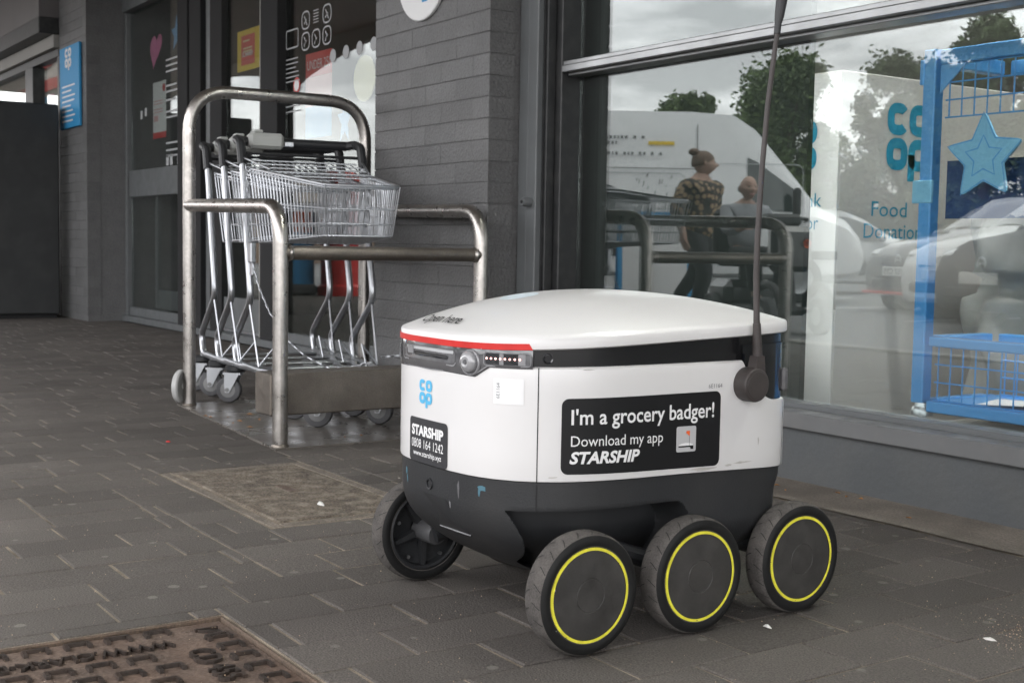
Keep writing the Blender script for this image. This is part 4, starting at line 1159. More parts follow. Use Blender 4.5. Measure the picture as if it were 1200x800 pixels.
# stickers and lettering on the shell
def shell_patch(name, m, poly, off, f=None, parent=None, rings=8):
    f = f or (lambda a, b: (a, b))
    poly = densify(poly)
    mb = MB(); K = len(poly)
    cx_ = sum(p[0] for p in poly)/K; cz_ = sum(p[1] for p in poly)/K
    vs = []
    for r_ in range(rings+1):
        q = r_/rings; vs += [surf(*f(cx_+(a-cx_)*q, cz_+(b-cz_)*q), off) for a, b in poly]
    fs = [(r_*K+i, r_*K+(i+1)%K, (r_+1)*K+(i+1)%K, (r_+1)*K+i) for r_ in range(rings) for i in range(K)]
    mb.add(vs, fs); return mb.build(name, m, parent or rob, smooth=60, fix=False)
def side_f(a, b):      # label coordinates a 0..0.311, b 0..1
    return .2575 + a, (.2725 - a*.0235) + b*((.3895-.2725) + a*(.124-.117)/.311)
def lab(a, b): return side_f(a, b/.12)
mat('shell_smudge', (.50,.48,.455), .5, var=.15, scale=60)
rsm = random.Random(12)
for (a0, b0, w_, h_) in ((.535,.262,.045,.0035),(.62,.266,.030,.0022),(.245,.268,.012,.0016),(.30,.4335,.02,.001),(.66,.30,.002,.012),(.59,.2635,.012,.0022)):
    shell_patch('smudge', 'shell_smudge', [(a0 + w_*math.cos(2*PI*k/11)*rsm.uniform(.35,1), b0 + h_*math.sin(2*PI*k/11)*rsm.uniform(.3,1)) for k in range(11)], .0004, None, None, 2)
lbl = shell_patch('side_label', 'print_black', rrect(0, 0, .311, .12, .0115, 6), .0008, lab, rings=14)
def on_label(off=.0013): return lambda a, b: surf(*lab(a, b), off)
lettering("I'm a grocery badger!", lambda a, b: on_label()(.0155 + a, .079 + b*1.0), 'print_white', lbl, .281, .0235, bold=.014)
lettering('Download my app', lambda a, b: on_label()(.0155 + a, .0445 + b), 'print_white', lbl, .172, .0165)
lettering('STARSHIP', lambda a, b: on_label()(.0135 + a, .0175 + b), 'print_white', lbl, .127, .0185, bold=.035, shear=.22)
ic = shell_patch('app_icon', 'app_grey', rrect(.216, .026, .258, .067, .0035, 3), .0012, lab, lbl, 4)
mb = MB(); vsf = on_label(.0017)
mb.add([vsf(a, b) for a, b in [(.2205,.036),(.2515,.036),(.2515,.0375),(.2455,.0398),(.236,.0405),(.2265,.0395),(.2205,.0375)]], [(0,1,2,3,4,5,6)]); mb.build('icon_body', 'print_white', ic, smooth=0, fix=False)
mb = MB(); mb.add([vsf(a, b) for a, b in [(.2205,.0335),(.2525,.0335),(.2525,.0358),(.2205,.0358)]], [(0,1,2,3)]); mb.add([vsf(a, b) for a, b in [(.2465,.030),(.2525,.030),(.2525,.0335),(.2455,.0335)]], [(0,1,2,3)])
mb.add([vsf(a, b) for a, b in [(.2434,.0362),(.2440,.0362),(.2440,.0595),(.2434,.0595)]], [(0,1,2,3)]); mb.build('icon_mast', 'print_black', ic, smooth=0, fix=False)
mb = MB(); mb.add([on_label(.0019)(a, b) for a, b in [(.2440,.0510),(.2440,.0595),(.2365,.0595),(.2365,.0560)]], [(0,1,2,3)]); mb.build('icon_flag', 'orange_red', ic, smooth=0, fix=False)
lettering('6E1164', lambda a, b: surf(.541 + a, .3945 + b + .0*a, .0008), 'lens_light', rob, .030, .0068)
mb = MB(); coop_logo(mb, lambda a, b: surf(-.041 + a, .3545 + b*.93, .0009), .0425); mb.build('coop_logo', mat('logo_blue', (.10,.46,.74), .5, var=0), rob, smooth=0, fix=False)
stk = shell_patch('front_sticker', 'sticker_blackish', rrect(-.0745, .2625, .0505, .336, .008, 5), .0008)
lettering('STARSHIP', lambda a, b: surf(-.0655 + a, .3075 + b, .0013), 'print_white', stk, .104, .0165, bold=.045)
lettering('0808 164 1242', lambda a, b: surf(-.0655 + a, .2865 + b, .0013), 'print_white', stk, .104, .0145)
lettering('www.starship.xyz', lambda a, b: surf(-.059 + a, .2735 + b, .0013), 'print_white', stk, .092, .0085, bold=.008)
q_ = shell_patch('code_sticker', 'print_white', rrect(.150, .379, .199, .4185, .001, 1), .0008)
lettering('6E1164', lambda a, b: surf(.1605 - b, .3875 + a, .0013), 'lens_light', q_, .024, .0055)
# lower hull
def sstep(a, b, x_): t_ = max(0, min(1, (x_-a)/(b-a))); return t_*t_*(3-2*t_)
levels = []
HZ = [.2572,.252,.243,.232,.222,.216,.2138,.2128] + [.210 - .003*k for k in range(40)]
NH = 640
def hull_dims(z):
    t_ = min(1, (.2572 - z)/(.2572 - .090))
    return (AW - .003 - .070*max(0, (t_-.5)/.5)**2, BF - .003 - .125*max(0, (t_-.22)/.78)**2.3 - .004*t_, BR - .005 - .008*sstep(.15, .3, t_) - .012*t_)
bay_mask = []
for z in HZ:
    aw, bf, br = hull_dims(z)
    o, _ = resample(outline(aw, bf, br, 1440, 3.0, 7.0), NH); lv = []; mk = []
    for (x_, y_) in o:
        by = y_
        zz = z if z < HZ[0] else zbot(by) - .0006
        if z == HZ[1]: zz = min(z, zbot(by) - .004)
        # hollow above the wheels on both sides, between the front hull and the rear block
        topz = .2135
        side = sstep(.11, .14, abs(x_))
        fr_e = -.240 + max(0, (topz - z))*.55
        e0 = sstep(fr_e, fr_e + .010, y_)
        re_e = .030 + .035*math.sqrt(min(1, max(0, topz - z)/.035)) + max(0, .18 - z)*.10
        e1 = 1 - sstep(re_e, re_e + .014, y_)
        e2 = 1 - sstep(topz - .0011, topz + .0004, z)
        ins = .075*side*e0*e1*e2
        lv.append((XC+x_ - math.copysign(ins, x_), YC+y_, zz)); mk.append(ins > .004)
    levels.append(lv); bay_mask.append(mk)
mbh = loft(levels, False, True)
inb = lambda i: bay_mask[i // NH][i % NH]
fin = [f for f in mbh.f if len(f) == 4 and any(inb(i) for i in f)]
fout = [f for f in mbh.f if not (len(f) == 4 and any(inb(i) for i in f))]
mh = MB(); mh.add(mbh.v, fout); hull = mh.build('lower_hull', 'robot_dark', rob, smooth=38)
mh = MB(); mh.add(mbh.v, fin); mh.build('wheel_bay', 'black_plastic', hull, smooth=38)
for o_ in (hull, hull.children[0]):
    bm = bmesh.new(); bm.from_mesh(o_.data); bmesh.ops.delete(bm, geom=[v for v in bm.verts if not v.link_faces], context='VERTS'); bm.to_mesh(o_.data); bm.free()
for s_ in (.221, -.221):
    mb = MB(); mb.grid(1, 12, lambda a, b: surf(s_ + .0018*(a-.5), .2140 + .042*b, -.0021)); mb.build('panel_seam', 'gap_black', hull, smooth=0, fix=False)
# front details: tow hole, number plate recess, scuffs
p = surf(-.010, .2305, -.0045)
mb = MB(); mb.lathe([(.0098,.0015),(.0092,.0035),(.0068,.0030),(.0062,-.006),(0,-.006)], p, (0,-1,0), 24); mb.build('tow_hole', 'black_plastic', hull)
mb = MB(); mb.lathe([(0,.0042),(.0055,.0042),(.0062,.0030)], p + Vector((0,.0062,0)), (0,-1,0), 18); mb.build('tow_hole', 'gap_black', hull)
def hull_front(s_, z, off):
    aw, bf, br = hull_dims(z)
    x_ = s_; y_ = -bf*max(1e-6, 1-abs(x_/aw)**3)**(1/3)
    return Vector((XC+x_, YC+y_-off, z - off*.3))
def hull_patch(name, m, poly, off, rings=6):
    mb = MB(); K = len(poly); cx_ = sum(p[0] for p in poly)/K; cz_ = sum(p[1] for p in poly)/K; vs = []
    for r_ in range(rings+1):
        q = r_/rings; vs += [hull_front(cx_+(a-cx_)*q, cz_+(b-cz_)*q, off) for a, b in poly]
    mb.add(vs, [(r_*K+i, r_*K+(i+1)%K, (r_+1)*K+(i+1)%K, (r_+1)*K+i) for r_ in range(rings) for i in range(K)])
    return mb.build(name, m, hull, smooth=60, fix=False)
hull_patch('plate_recess', 'black_plastic', [(-.030,.2135),(.038,.2135),(.047,.206),(.078,.165),(.075,.160),(-.012,.160)], .0012)
mb = MB(); mb.tube([hull_front(-.012 + .09*k/10, .1592, .0012) for k in range(11)], .0012, 6); mb.build('plate_edge', 'lens_light', hull)
for (a, b, w_, h_, m_) in ((.125,.244,.010,.006,'blue_scuff'),(.121,.240,.003,.012,'blue_scuff'),(-.098,.240,.004,.010,'blue_scuff'),(-.094,.226,.003,.012,'blue_scuff'),(.076,.236,.004,.020,'lens_mid'),(.052,.208,.003,.008,'lens_light')):
    poly = [(a + w_*math.cos(2*PI*k/9)*random.uniform(.5,1), b + h_*math.sin(2*PI*k/9)*random.uniform(.5,1)) for k in range(9)]
    hull_patch('scuff_mark', m_, poly, .0006, 2)
# suspension arms
for s in (-1, 1):
    for (ya, yb, z_) in ((-.16, .07, .115), (.07, .295, .115)):
        mb = MB(); mb.tube([(XC+s*.190, YC+ya, .096), (XC+s*.185, YC+(ya+yb)/2, z_+.02), (XC+s*.190, YC+yb, .096)], .016, 10); mb.build('suspension_arm', 'black_plastic', rob)
# wheels
RW = .0955
def make_wheel(loc, flip, spin):
    w_ = MB()
    w_.lathe([(.074,.021),(.080,.0225),(.088,.0215),(.0925,.0185),(.0948,.012),(RW,.0),(.0948,-.012),(.0925,-.0185),(.088,-.0215),(.080,-.0225),(.074,-.021)], (0,0,0), (1,0,0), 64)
    o = w_.build('wheel', 'tyre', None, smooth=180)
    o.parent = rob; ORI[o.name] = Vector()
    o.location = Vector(loc) - Vector((XC, YC, 0)); o.rotation_euler = (spin, 0, PI if flip else 0)
    mb = MB(); mb.lathe([(.0735,.0205),(.0800,.0235),(.0872,.0226),(.0912,.0200)], (0,0,0), (1,0,0), 64); mb.lathe([(.0912,-.0200),(.0872,-.0226),(.0800,-.0235),(.0735,-.0205)], (0,0,0), (1,0,0), 64); mb.build('sidewall', 'sidewall', o, smooth=180)
    mb = MB(); mb.lathe([(.0690,.0222),(.0735,.0222),(.0735,.0200)], (0,0,0), (1,0,0), 64); mb.build('rim_ring', 'ring_yellow', o, smooth=30)
    mb = MB(); mb.lathe([(0,.0231),(.0250,.0229),(.0256,.0222),(.0262,.0222),(.0268,.0228),(.0688,.0214),(.0688,.018)], (0,0,0), (1,0,0), 64); mb.build('hub_cap', 'hub', o, smooth=20)
    mb = MB(); mb.lathe([(.0735,-.0200),(.070,-.0215),(.066,-.0190),(.064,-.004),(.020,.004)], (0,0,0), (1,0,0), 48)
    for k in range(5):
        a = 2*PI*k/5; ca, sa = math.cos(a), math.sin(a)
        mb.prism([(.018,-.006),(.066,-.0035),(.066,.0035),(.018,.006)], lambda r_, q, d: (d, r_*ca - q*sa, r_*sa + q*ca), -.015, .0)
    mb.build('inner_rim', 'robot_dark', o, smooth=30)
    mb = MB(); mb.lathe([(0,-.062),(.018,-.062),(.020,-.055),(.020,.0)], (0,0,0), (1,0,0), 24); mb.build('motor_hub', mat('hub_grey', (.07,.07,.072), .45, var=.1), o)
    mb = MB()
    for k in range(5):
        a = 2*PI*(k+.5)/5; mb.lathe([(0,-.010),(.0035,-.010),(.0035,-.005)], (-.008, .058*math.cos(a), .058*math.sin(a)), (1,0,0), 8)
    mb.build('bolt', 'zinc', o)
    mb = MB()
    for k in range(22):
        a = 2*PI*k/22
        for side in (1, -1):
            pts = []
            for q in range(6):
                h = side*(.0035 + .0155*q/5); aa = a + (.10 if side < 0 else 0) + .10*(q/5)**1.5
                rr = RW + .00035 - (.0010 + .0024*max(0,(q/5-.55)/.45))*(q/5)
                pts.append((h, aa, rr))
            vs = []
            for h, aa, rr in pts:
                for d_ in (-.0075, .0075): vs.append((h, rr*math.cos(aa+d_), rr*math.sin(aa+d_)))
            mb.add(vs, [(2*i, 2*i+1, 2*i+3, 2*i+2) for i in range(5)])
    g = mb.build('tread_groove', 'sidewall', o, smooth=0, fix=False); tag(g, kind='stuff')
    return o
WX = -1.5215
for i, (y_, sp) in enumerate(((-1.347, .3), (-1.124, 1.1), (-.892, 2.3))):
    if i == 0: w0 = make_wheel((WX, y_, RW), False, sp)
    else:
        c = copy_tree(w0, rob); c.location = Vector((WX, y_, RW)) - Vector((XC, YC, 0)); c.rotation_euler = (sp, 0, 0)
    c = copy_tree(w0, rob); c.location = Vector((2*XC - WX, y_ + (.006 if i == 0 else 0), RW)) - Vector((XC, YC, 0)); c.rotation_euler = (-sp, 0, PI)
# mast with its round base
p = surf(.625, .398, 0)
mb = MB(); mb.lathe([(0,.030),(.0255,.030),(.0275,.0285),(.0285,.026),(.0285,.0)], p - Vector((.002,0,0)), (1,0,0), 40); mb.lathe([(.0235,.0305),(.0228,.0312),(0,.0312)], p - Vector((.002,0,0)), (1,0,0), 40); ms = mb.build('mast_base', 'mast', rob, smooth=30)
q = p + Vector((.017, .008, .022))
mb = MB(); mb.prism([(-.014,-.005),(.012,-.008),(.0085,.026),(-.007,.026)], lambda a, b, d: (q.x + d, q.y + a, q.z + b), -.010, .009); mb.build('mast_socket', 'mast', ms, smooth=0)
mx_ = q.x
pts = [(mx_, q.y+.001, q.z+.024),(mx_, q.y-.001, .470),(mx_, q.y-.004, .506),(mx_,q.y-.008,.58),(mx_,q.y-.008,.64),(mx_,q.y-.003,.75),(mx_,q.y+.006,.861),(mx_,q.y+.018,.95),(mx_,q.y+.024,.985)]
mb = MB(); mb.tube(pts, [.0072,.0072,.0055,.0052,.005,.0047,.0045,.0043,.0043], 12); mb.build('mast_rod', 'mast', ms)
mb = MB(); mb.tube([pts[0], (mx_, q.y, .452), (mx_, q.y-.0035,.500)], [.0085,.0085,.0068], 12); mb.build('mast_sleeve', 'mast', ms)
mb = MB(); mb.tube([(mx_,q.y+.022,.975),(mx_,q.y+.0235,.992),(mx_,q.y+.026,1.005),(mx_,q.y+.030,1.03),(mx_,q.y+.042,1.15)], [.0058,.0058,.008,.0095,.0095], 12); mb.build('mast_grip', 'black_plastic', ms)
# ------------------------------------------------------------------ litter
def bit(name, label, cat, x_, y_, m, sx_, sy_, h=.004, z=.0, group=None):
    t = MB(); rr = random.Random(int((x_*913+y_*577)*100))
    n = 7; ring = [(sx_*math.cos(2*PI*k/n)*rr.uniform(.6,1.1), sy_*math.sin(2*PI*k/n)*rr.uniform(.6,1.1)) for k in range(n)]
    vs = [(x_+a, y_+b, z + rr.uniform(.0005,.002)) for a, b in ring] + [(x_+a*.6, y_+b*.6, z + h*rr.uniform(.6,1.2)) for a, b in ring]
    t.add(vs, [(i,(i+1)%n,n+(i+1)%n,n+i) for i in range(n)] + [tuple(range(n,2*n))])
    o = t.build(name, m, smooth=0); return tag(o, label, cat, group)
bit('cigarette_end', 'white cigarette end on the brown concrete cover', 'litter', -2.72, -1.215, 'litter_white', .018, .008, .007, .002)
bit('paper_scrap', 'tiny bright red scrap on the paving left of the trolley bay', 'litter', -3.82, -1.21, 'litter_red', .012, .008, .004)
bit('paper_scrap', 'white scrap of paper beside the middle robot wheel', 'litter', -1.47, -1.0, 'litter_white', .010, .006, .005)
bit('paper_scrap', 'pale scrap at the end of the crumb patch on the right', 'litter', -1.235, -.735, 'litter_white', .014, .007, .004)
bit('sweet_wrapper', 'small pink wrapper at the foot of the window base wall', 'litter', -2.665, -.03, 'pink', .010, .008, .006, .008)
rl = random.Random(4)
mb = MB()
for k in range(30):
    if k < 18: cx_, cy_, z_ = -2.8 + 1.3*rl.random(), -.03 - .11*rl.random()**2, .010
    else: cx_, cy_, z_ = -4.3 + .75*rl.random(), -.93 + .35*rl.random(), .006
    a = rl.uniform(0, PI); l_, w_ = rl.uniform(.006,.013), rl.uniform(.003,.005); ca, sa = math.cos(a), math.sin(a)
    mb.add([(cx_+l_*ca, cy_+l_*sa, z_), (cx_-w_*sa, cy_+w_*ca, z_+.004), (cx_-l_*ca, cy_-l_*sa, z_+.001), (cx_+w_*sa, cy_-w_*ca, z_+.003)], [(0,1,2,3)])
tag(mb.build('leaf_litter', 'litter_orange', smooth=0, fix=False), kind='stuff')
mb = MB()
for k in range(520):
    a, b = rl.gauss(0, 1), rl.gauss(0, 1)
    cx_, cy_, s_ = -1.16 + .09*a - .02*b, -.665 + .055*b, rl.uniform(.0005, .0016)
    mb.add([(cx_-s_, cy_, .0005), (cx_, cy_-s_, .0005), (cx_+s_, cy_+s_*.3, .0005), (cx_, cy_, .0005+s_*1.4)], [(0,1,3),(1,2,3),(2,0,3)])
tag(mb.build('crumbs', 'crumb', smooth=0, fix=False), kind='stuff')
mb = MB()
for k in range(1600):
    cx_, cy_, s_ = rl.uniform(-3.4, -.9), rl.uniform(-2.3, -.1), rl.uniform(.0005, .0016)
    if -1.95 > cx_ > -2.02: continue
    mb.add([(cx_-s_, cy_, .0003), (cx_, cy_-s_, .0003), (cx_+s_, cy_+s_*.3, .0003), (cx_, cy_, .0003+s_*1.2)], [(0,1,3),(1,2,3),(2,0,3)])
tag(mb.build('grit', 'crumb', smooth=0, fix=False), kind='stuff')

# ------------------------------------------------------------------ the car park side, seen in the shop glass
GZ = -.11
def car_shell(st):
    """st: list of (x, zbottom, zwaist, zroof, half width low, half width waist, half width roof)"""
    mb = MB(); rings = []
    for (x_, zb, zw, zr, wb, ww, wr) in st:
        h = [(0, zb), (wb*.92, zb), (wb, zb+.06), (ww, zb+(zw-zb)*.55), (ww*.985, zw-.03), (ww*.955, zw), (wr+(ww*.93-wr)*.25, zr-(zr-zw)*.28), (wr*.93, zr-.02), (wr*.5, zr+.012), (0, zr+.018)]
        rings.append([(x_, a, b) for a, b in h] + [(x_, -a, b) for a, b in h[-2:0:-1]])
    n = len(rings[0]); vs = [p for r_ in rings for p in r_]
    fs = [(k*n+i, k*n+(i+1)%n, (k+1)*n+(i+1)%n, (k+1)*n+i) for k in range(len(rings)-1) for i in range(n)]
    fs += [tuple(range(n-1,-1,-1)), tuple((len(rings)-1)*n+i for i in range(n))]
    return mb.add(vs, fs)
def interp(st, x_):
    for a, b in zip(st, st[1:]):
        if a[0] <= x_ <= b[0]:
            f = (x_-a[0])/(b[0]-a[0] or 1); return [a[i]+(b[i]-a[i])*f for i in range(7)]
    return st[-1]
def side_window(st, xs, top, bot, s, off=.012):
    mb = MB(); lo_, hi_ = [], []
    for x_ in xs:
        q = interp(st, x_); zw, zr, ww, wr = q[2], q[3], q[5], q[6]
        def pt(k):
            z = zw + (zr-zw)*k
            w_ = ww*.955 + ((wr+(ww*.93-wr)*.25) - ww*.955)*min(1, k/.72) if k < .72 else (wr+(ww*.93-wr)*.25) + (wr*.93-(wr+(ww*.93-wr)*.25))*(k-.72)/.28
            return (x_, s*(w_+off), z)
        lo_.append(pt(bot)); hi_.append(pt(top))
    n = len(xs); mb.add(lo_ + hi_, [(i, i+1, n+i+1, n+i) for i in range(n-1)]); return mb
def screen(st, xa, xb, k=.86, off=.012):
    a, b = interp(st, xa), interp(st, xb); mb = MB()
    def row(q, up): return [(q[0]+off*up, y_*k, q[3]+.006+off + (.010 if abs(y_) < q[6]*.6 else -.012)) for y_ in (-q[6], -q[6]*.5, 0, q[6]*.5, q[6])]
    r1, r2 = row(a, 0), row(b, 1); mb.add(r1 + r2, [(i, i+1, 6+i, 5+i) for i in range(4)]); return mb
def add_wheels(t, xs, hw, R, side_only=None):
    for x_ in xs:
        for s in (-1, 1):
            mb = MB(); mb.lathe([(.62*R,.10),(.93*R,.105),(R,.07),(R,-.07),(.93*R,-.105),(.62*R,-.10)], (x_, s*hw, R), (0,1,0), 28); w_ = mb.build('wheel', 'car_tyre', t)
            mb = MB(); mb.lathe([(0,.085),(.16*R,.09),(.5*R,.075),(.64*R,.095),(.66*R,.06),(.66*R,-.06),(.64*R,-.095),(.5*R,-.075),(.16*R,-.09),(0,-.085)], (x_, s*hw, R), (0,1,0), 20); mb.build('rim', 'car_rim', w_)
def car(label, loc, rz, body, accent=None, plate=None):
    t = thing('parked_car', label, 'car', loc, rz, None, local=True)
    st = [(-1.86,.34,.78,.84,.70,.74,.62),(-1.82,.24,.86,1.02,.78,.82,.60),(-1.62,.20,.92,1.36,.80,.84,.58),(-1.25,.19,.93,1.46,.81,.845,.585),(-.5,.18,.92,1.48,.81,.845,.60),(.0,.18,.91,1.45,.81,.845,.60),(.32,.18,.90,1.33,.81,.845,.61),(.78,.18,.90,1.04,.81,.84,.64),(.95,.18,.89,.98,.81,.835,.68),(1.45,.19,.82,.88,.79,.82,.66),(1.72,.20,.70,.78,.74,.78,.60),(1.83,.22,.58,.66,.66,.70,.52),(1.87,.26,.50,.56,.60,.62,.46)]
    car_shell(st).build('body', body, t, smooth=40)
    for s in (-1, 1):
        side_window(st, [-1.3,-.9,-.5,-.32], .80, .06, s).build('side_window', 'car_glass', t, fix=False)
        side_window(st, [-.26,.0,.3,.6], .80, .06, s).build('side_window', 'car_glass', t, fix=False)
        mb = MB(); mb.ell((.55, s*.95, .98), .07, .10, .065, 12, 8); mb.build('door_mirror', body, t)
        mb = MB(); mb.ell((1.56, s*.62, .72), .22, .15, .075, 14, 8); mb.build('headlight', 'car_light', t)
        mb = MB(); mb.cbox(-.15, s*.85-.012, .80, .02, s*.85+.012, .83, .004); mb.build('door_handle', body, t)
        mb = MB(); mb.cbox(-.30, s*.846-.003, .25, -.292, s*.846+.006, .9, .001); mb.cbox(.62, s*.846-.003, .25, .628, s*.846+.006, .9, .001); mb.build('door_gap', 'car_trim', t)
    screen(st, .78, .06).build('windscreen', 'car_glass', t, fix=False)
    screen(st, -1.80, -1.45).build('rear_window', 'car_glass', t, fix=False)
    mb = MB(); mb.cbox(1.80, -.50, .30, 1.885, .50, .44, .03); mb.build('lower_grille', 'car_trim', t)
    mb = MB(); mb.cbox(1.79, -.36, .57, 1.862, .36, .615, .015); mb.build('upper_grille', 'car_trim', t)
    mb = MB(); mb.lathe([(.04,0),(.062,.008),(.07,0)], (1.85, 0, .645), (1,0,0), 20); mb.tube([(1.856,-.05,.645),(1.856,.05,.645)], .010, 6); mb.build('badge', 'car_rim', t)
    mb = MB(); mb.cbox(1.872, -.26, .455, 1.892, .26, .565, .004); pl = mb.build('number_plate', 'number_plate', t)
    if plate: lettering(plate, lambda a, b: (1.8935, -.22 + a, .475 + b), 'print_black', pl, .44, .07, bold=.02)
    if accent: 
        mb = MB(); mb.cbox(1.74, -.68, .225, 1.90, .68, .262, .012); mb.build('bumper_lip', accent, t)
    for x_ in (-1.17, 1.17):
        for s in (-1, 1):
            mb = MB(); mb.lathe([(.0,.004),(.345,.004)], (x_, s*.835, .29), (0,s,0), 24); mb.build('wheel_arch', 'car_trim', t)
    add_wheels(t, (-1.17, 1.17), .76, .285)
    return t
FW = math.atan2(-.829, .559)           # heading that points to the right in the shop glass
car('dark hatchback with a red bumper lip facing the shop', (-9.75, -11.58, GZ), math.radians(105), 'car_dark', 'red', 'SY57 CYS')
car('white hatchback parked between two dark cars, facing the shop', (-8.15, -10.3, GZ), math.radians(105), 'car_pale', None, None)
car('silver hatchback parked side on behind the dark car', (-15.8, -14.95, GZ), math.radians(-54), 'car_silver')

car('dark navy hatchback parked nearest the shop at the right', (-6.89, -9.25, GZ), math.radians(105), 'car_blue')
# white van
t = thing('parked_van', 'white high roofed van parked side on in the car park', 'van', (-14.55, -9.85, GZ), FW, None, local=True)
st = [(-3.05,.45,1.25,2.40,.92,.98,.86),(-3.0,.36,1.25,2.62,.94,.99,.88),(-1.5,.34,1.25,2.70,.94,.99,.88),(.2,.34,1.25,2.70,.94,.99,.88),(.8,.34,1.25,2.66,.94,.99,.87),(1.12,.34,1.25,2.46,.94,.99,.84),(1.75,.34,1.26,1.74,.94,.98,.82),(2.02,.34,1.24,1.40,.93,.96,.82),(2.45,.36,1.08,1.20,.90,.93,.80),(2.66,.40,.86,.98,.84,.87,.72),(2.72,.46,.74,.82,.76,.80,.66)]
car_shell(st).build('body', 'van_white', t, smooth=40)
for s in (-1, 1):
    mb = side_window(st, [1.0,1.15,1.3,1.5,1.72], .62, .05, s); mb.build('cab_window', 'car_glass', t, fix=False)
    mb = MB(); mb.cbox(1.62, s*1.12-.07, 1.22, 1.72, s*1.12+.07, 1.62, .03); mb.build('door_mirror', 'car_trim', t)
    mb = MB()
    for x_ in (-1.55, .28): mb.cbox(x_-.006, s*.992-.01, .45, x_+.006, s*.992+.004, 1.75, .001)
    for x_ in (-1.55, .28): mb.prism([(x_-.006,1.75),(x_+.006,1.75),(x_+.006,2.5),(x_-.006,2.5)], lambda a,b,d: (a, s*(.992 - max(0,b-1.4)*.105 + d), b), -.02, .006)
    mb.cbox(-3.0, s*.985-.01, 1.86, .25, s*.955+.012, 1.875, .001)
    mb.build('panel_gap', 'lens_light', t)
    mb = MB(); mb.cbox(-2.9, s*.985-.012, .62, 2.3, s*.985+.014, .74, .01); mb.build('rub_strip', 'car_trim', t)
    fsd = lambda a, b, s=s: (a, s*(.992 - max(0, b-1.4)*.098 + .014), b)
    if s == 1:
        mb = MB()
        for i, (x0_, z_, L_) in enumerate(((-1.25,2.28,.75),(-1.10,2.20,.22),(-1.0,2.05,.80))):
            rq = random.Random(i); xx_ = x0_
            while xx_ < x0_ + L_:
                wq = rq.uniform(.02, .045)
                mb.add([fsd(a, b) for a, b in ((xx_, z_), (xx_+wq, z_), (xx_+wq, z_+.045), (xx_, z_+.045))], [(0,1,2,3)])
                xx_ += wq + rq.choice((.022, .022, .075))
        mb.build('lettering', 'lens_mid', t, smooth=0, fix=False)
        mb = MB(); mb.add([fsd(a, b) for a, b in ((-.42,2.20),(-.05,2.20),(-.05,2.25),(-.42,2.25))], [(0,1,2,3)]); mb.build('print', 'yellow', t, smooth=0, fix=False)
        mb = MB(); mb.add([fsd(a, b) for a, b in ((-1.98,2.02),(-1.78,2.02),(-1.88,2.22))], [(0,1,2)]); tri = mb.build('warning_triangle', 'yellow', t, smooth=0, fix=False)
        mb = MB(); fs2 = lambda a, b: (a, fsd(a, b)[1] + .006, b); ribbon(mb, [(-1.98,2.02),(-1.78,2.02),(-1.88,2.22)], .016, fs2, True); ribbon(mb, [(-1.91,2.05),(-1.87,2.10),(-1.89,2.15)], .02, fs2); mb.build('symbol', 'print_black', tri, smooth=0, fix=False)
        mb = MB()
        for (xa, xb) in ((-2.9, -1.68), (-1.42, .12)): ribbon(mb, rrect(xa, 1.30, xb, 1.80, .12, 4), .014, fsd, True)
        ribbon(mb, rrect(.42, .55, 1.78, 1.95, .10, 4), .012, fsd, True)
        mb.build('panel_crease', 'print_grey', t, smooth=0, fix=False)
        mb = MB(); mb.cbox(.30, .985, 1.08, .46, 1.02, 1.13, .01); mb.build('door_handle', 'car_trim', t)
        rv = random.Random(3); mb = MB()
        for q in range(16):
            a0, b0 = rv.uniform(-.6, .1), rv.uniform(1.35, 1.75); l_ = rv.uniform(.02,.07)
            mb.add([fsd(a, b) for a, b in ((a0,b0),(a0+.018,b0+.005),(a0+.03,b0+l_*1.6),(a0+.01,b0+l_))], [(0,1,2,3)])
        mb.build('scuff_mark', 'lens_light', t, smooth=0, fix=False)
screen(st, 2.0, 1.18).build('windscreen', 'car_glass', t, fix=False)
mb = MB(); mb.cbox(2.55, -.8, .40, 2.78, .8, .62, .04); mb.build('front_bumper', 'car_trim', t)
add_wheels(t, (-1.75, 1.75), .90, .34)

# white board with a blue edge by the van
t = thing('sign_board', 'white A-board with a blue edge standing by the van', 'sign board', (-11.2, -6.75, GZ), FW, None, local=True)
for s in (-1, 1):
    mb = MB(); mb.prism([(-.42,.0),(.42,.0),(.42,1.15),(-.42,1.15)], lambda a, b, d: (a, s*(.28-.22*b)+d, b), -.012, .012); pn = mb.build('board', 'coop_blue', t, smooth=0)
    mb = MB(); mb.prism([(-.37,.08),(.36,.08),(.36,1.10),(-.37,1.10)], lambda a, b, d: (a, s*(.28-.22*b)+s*.0135+d, b), -.001, .001); mb.build('panel', 'white_board', pn, smooth=0)

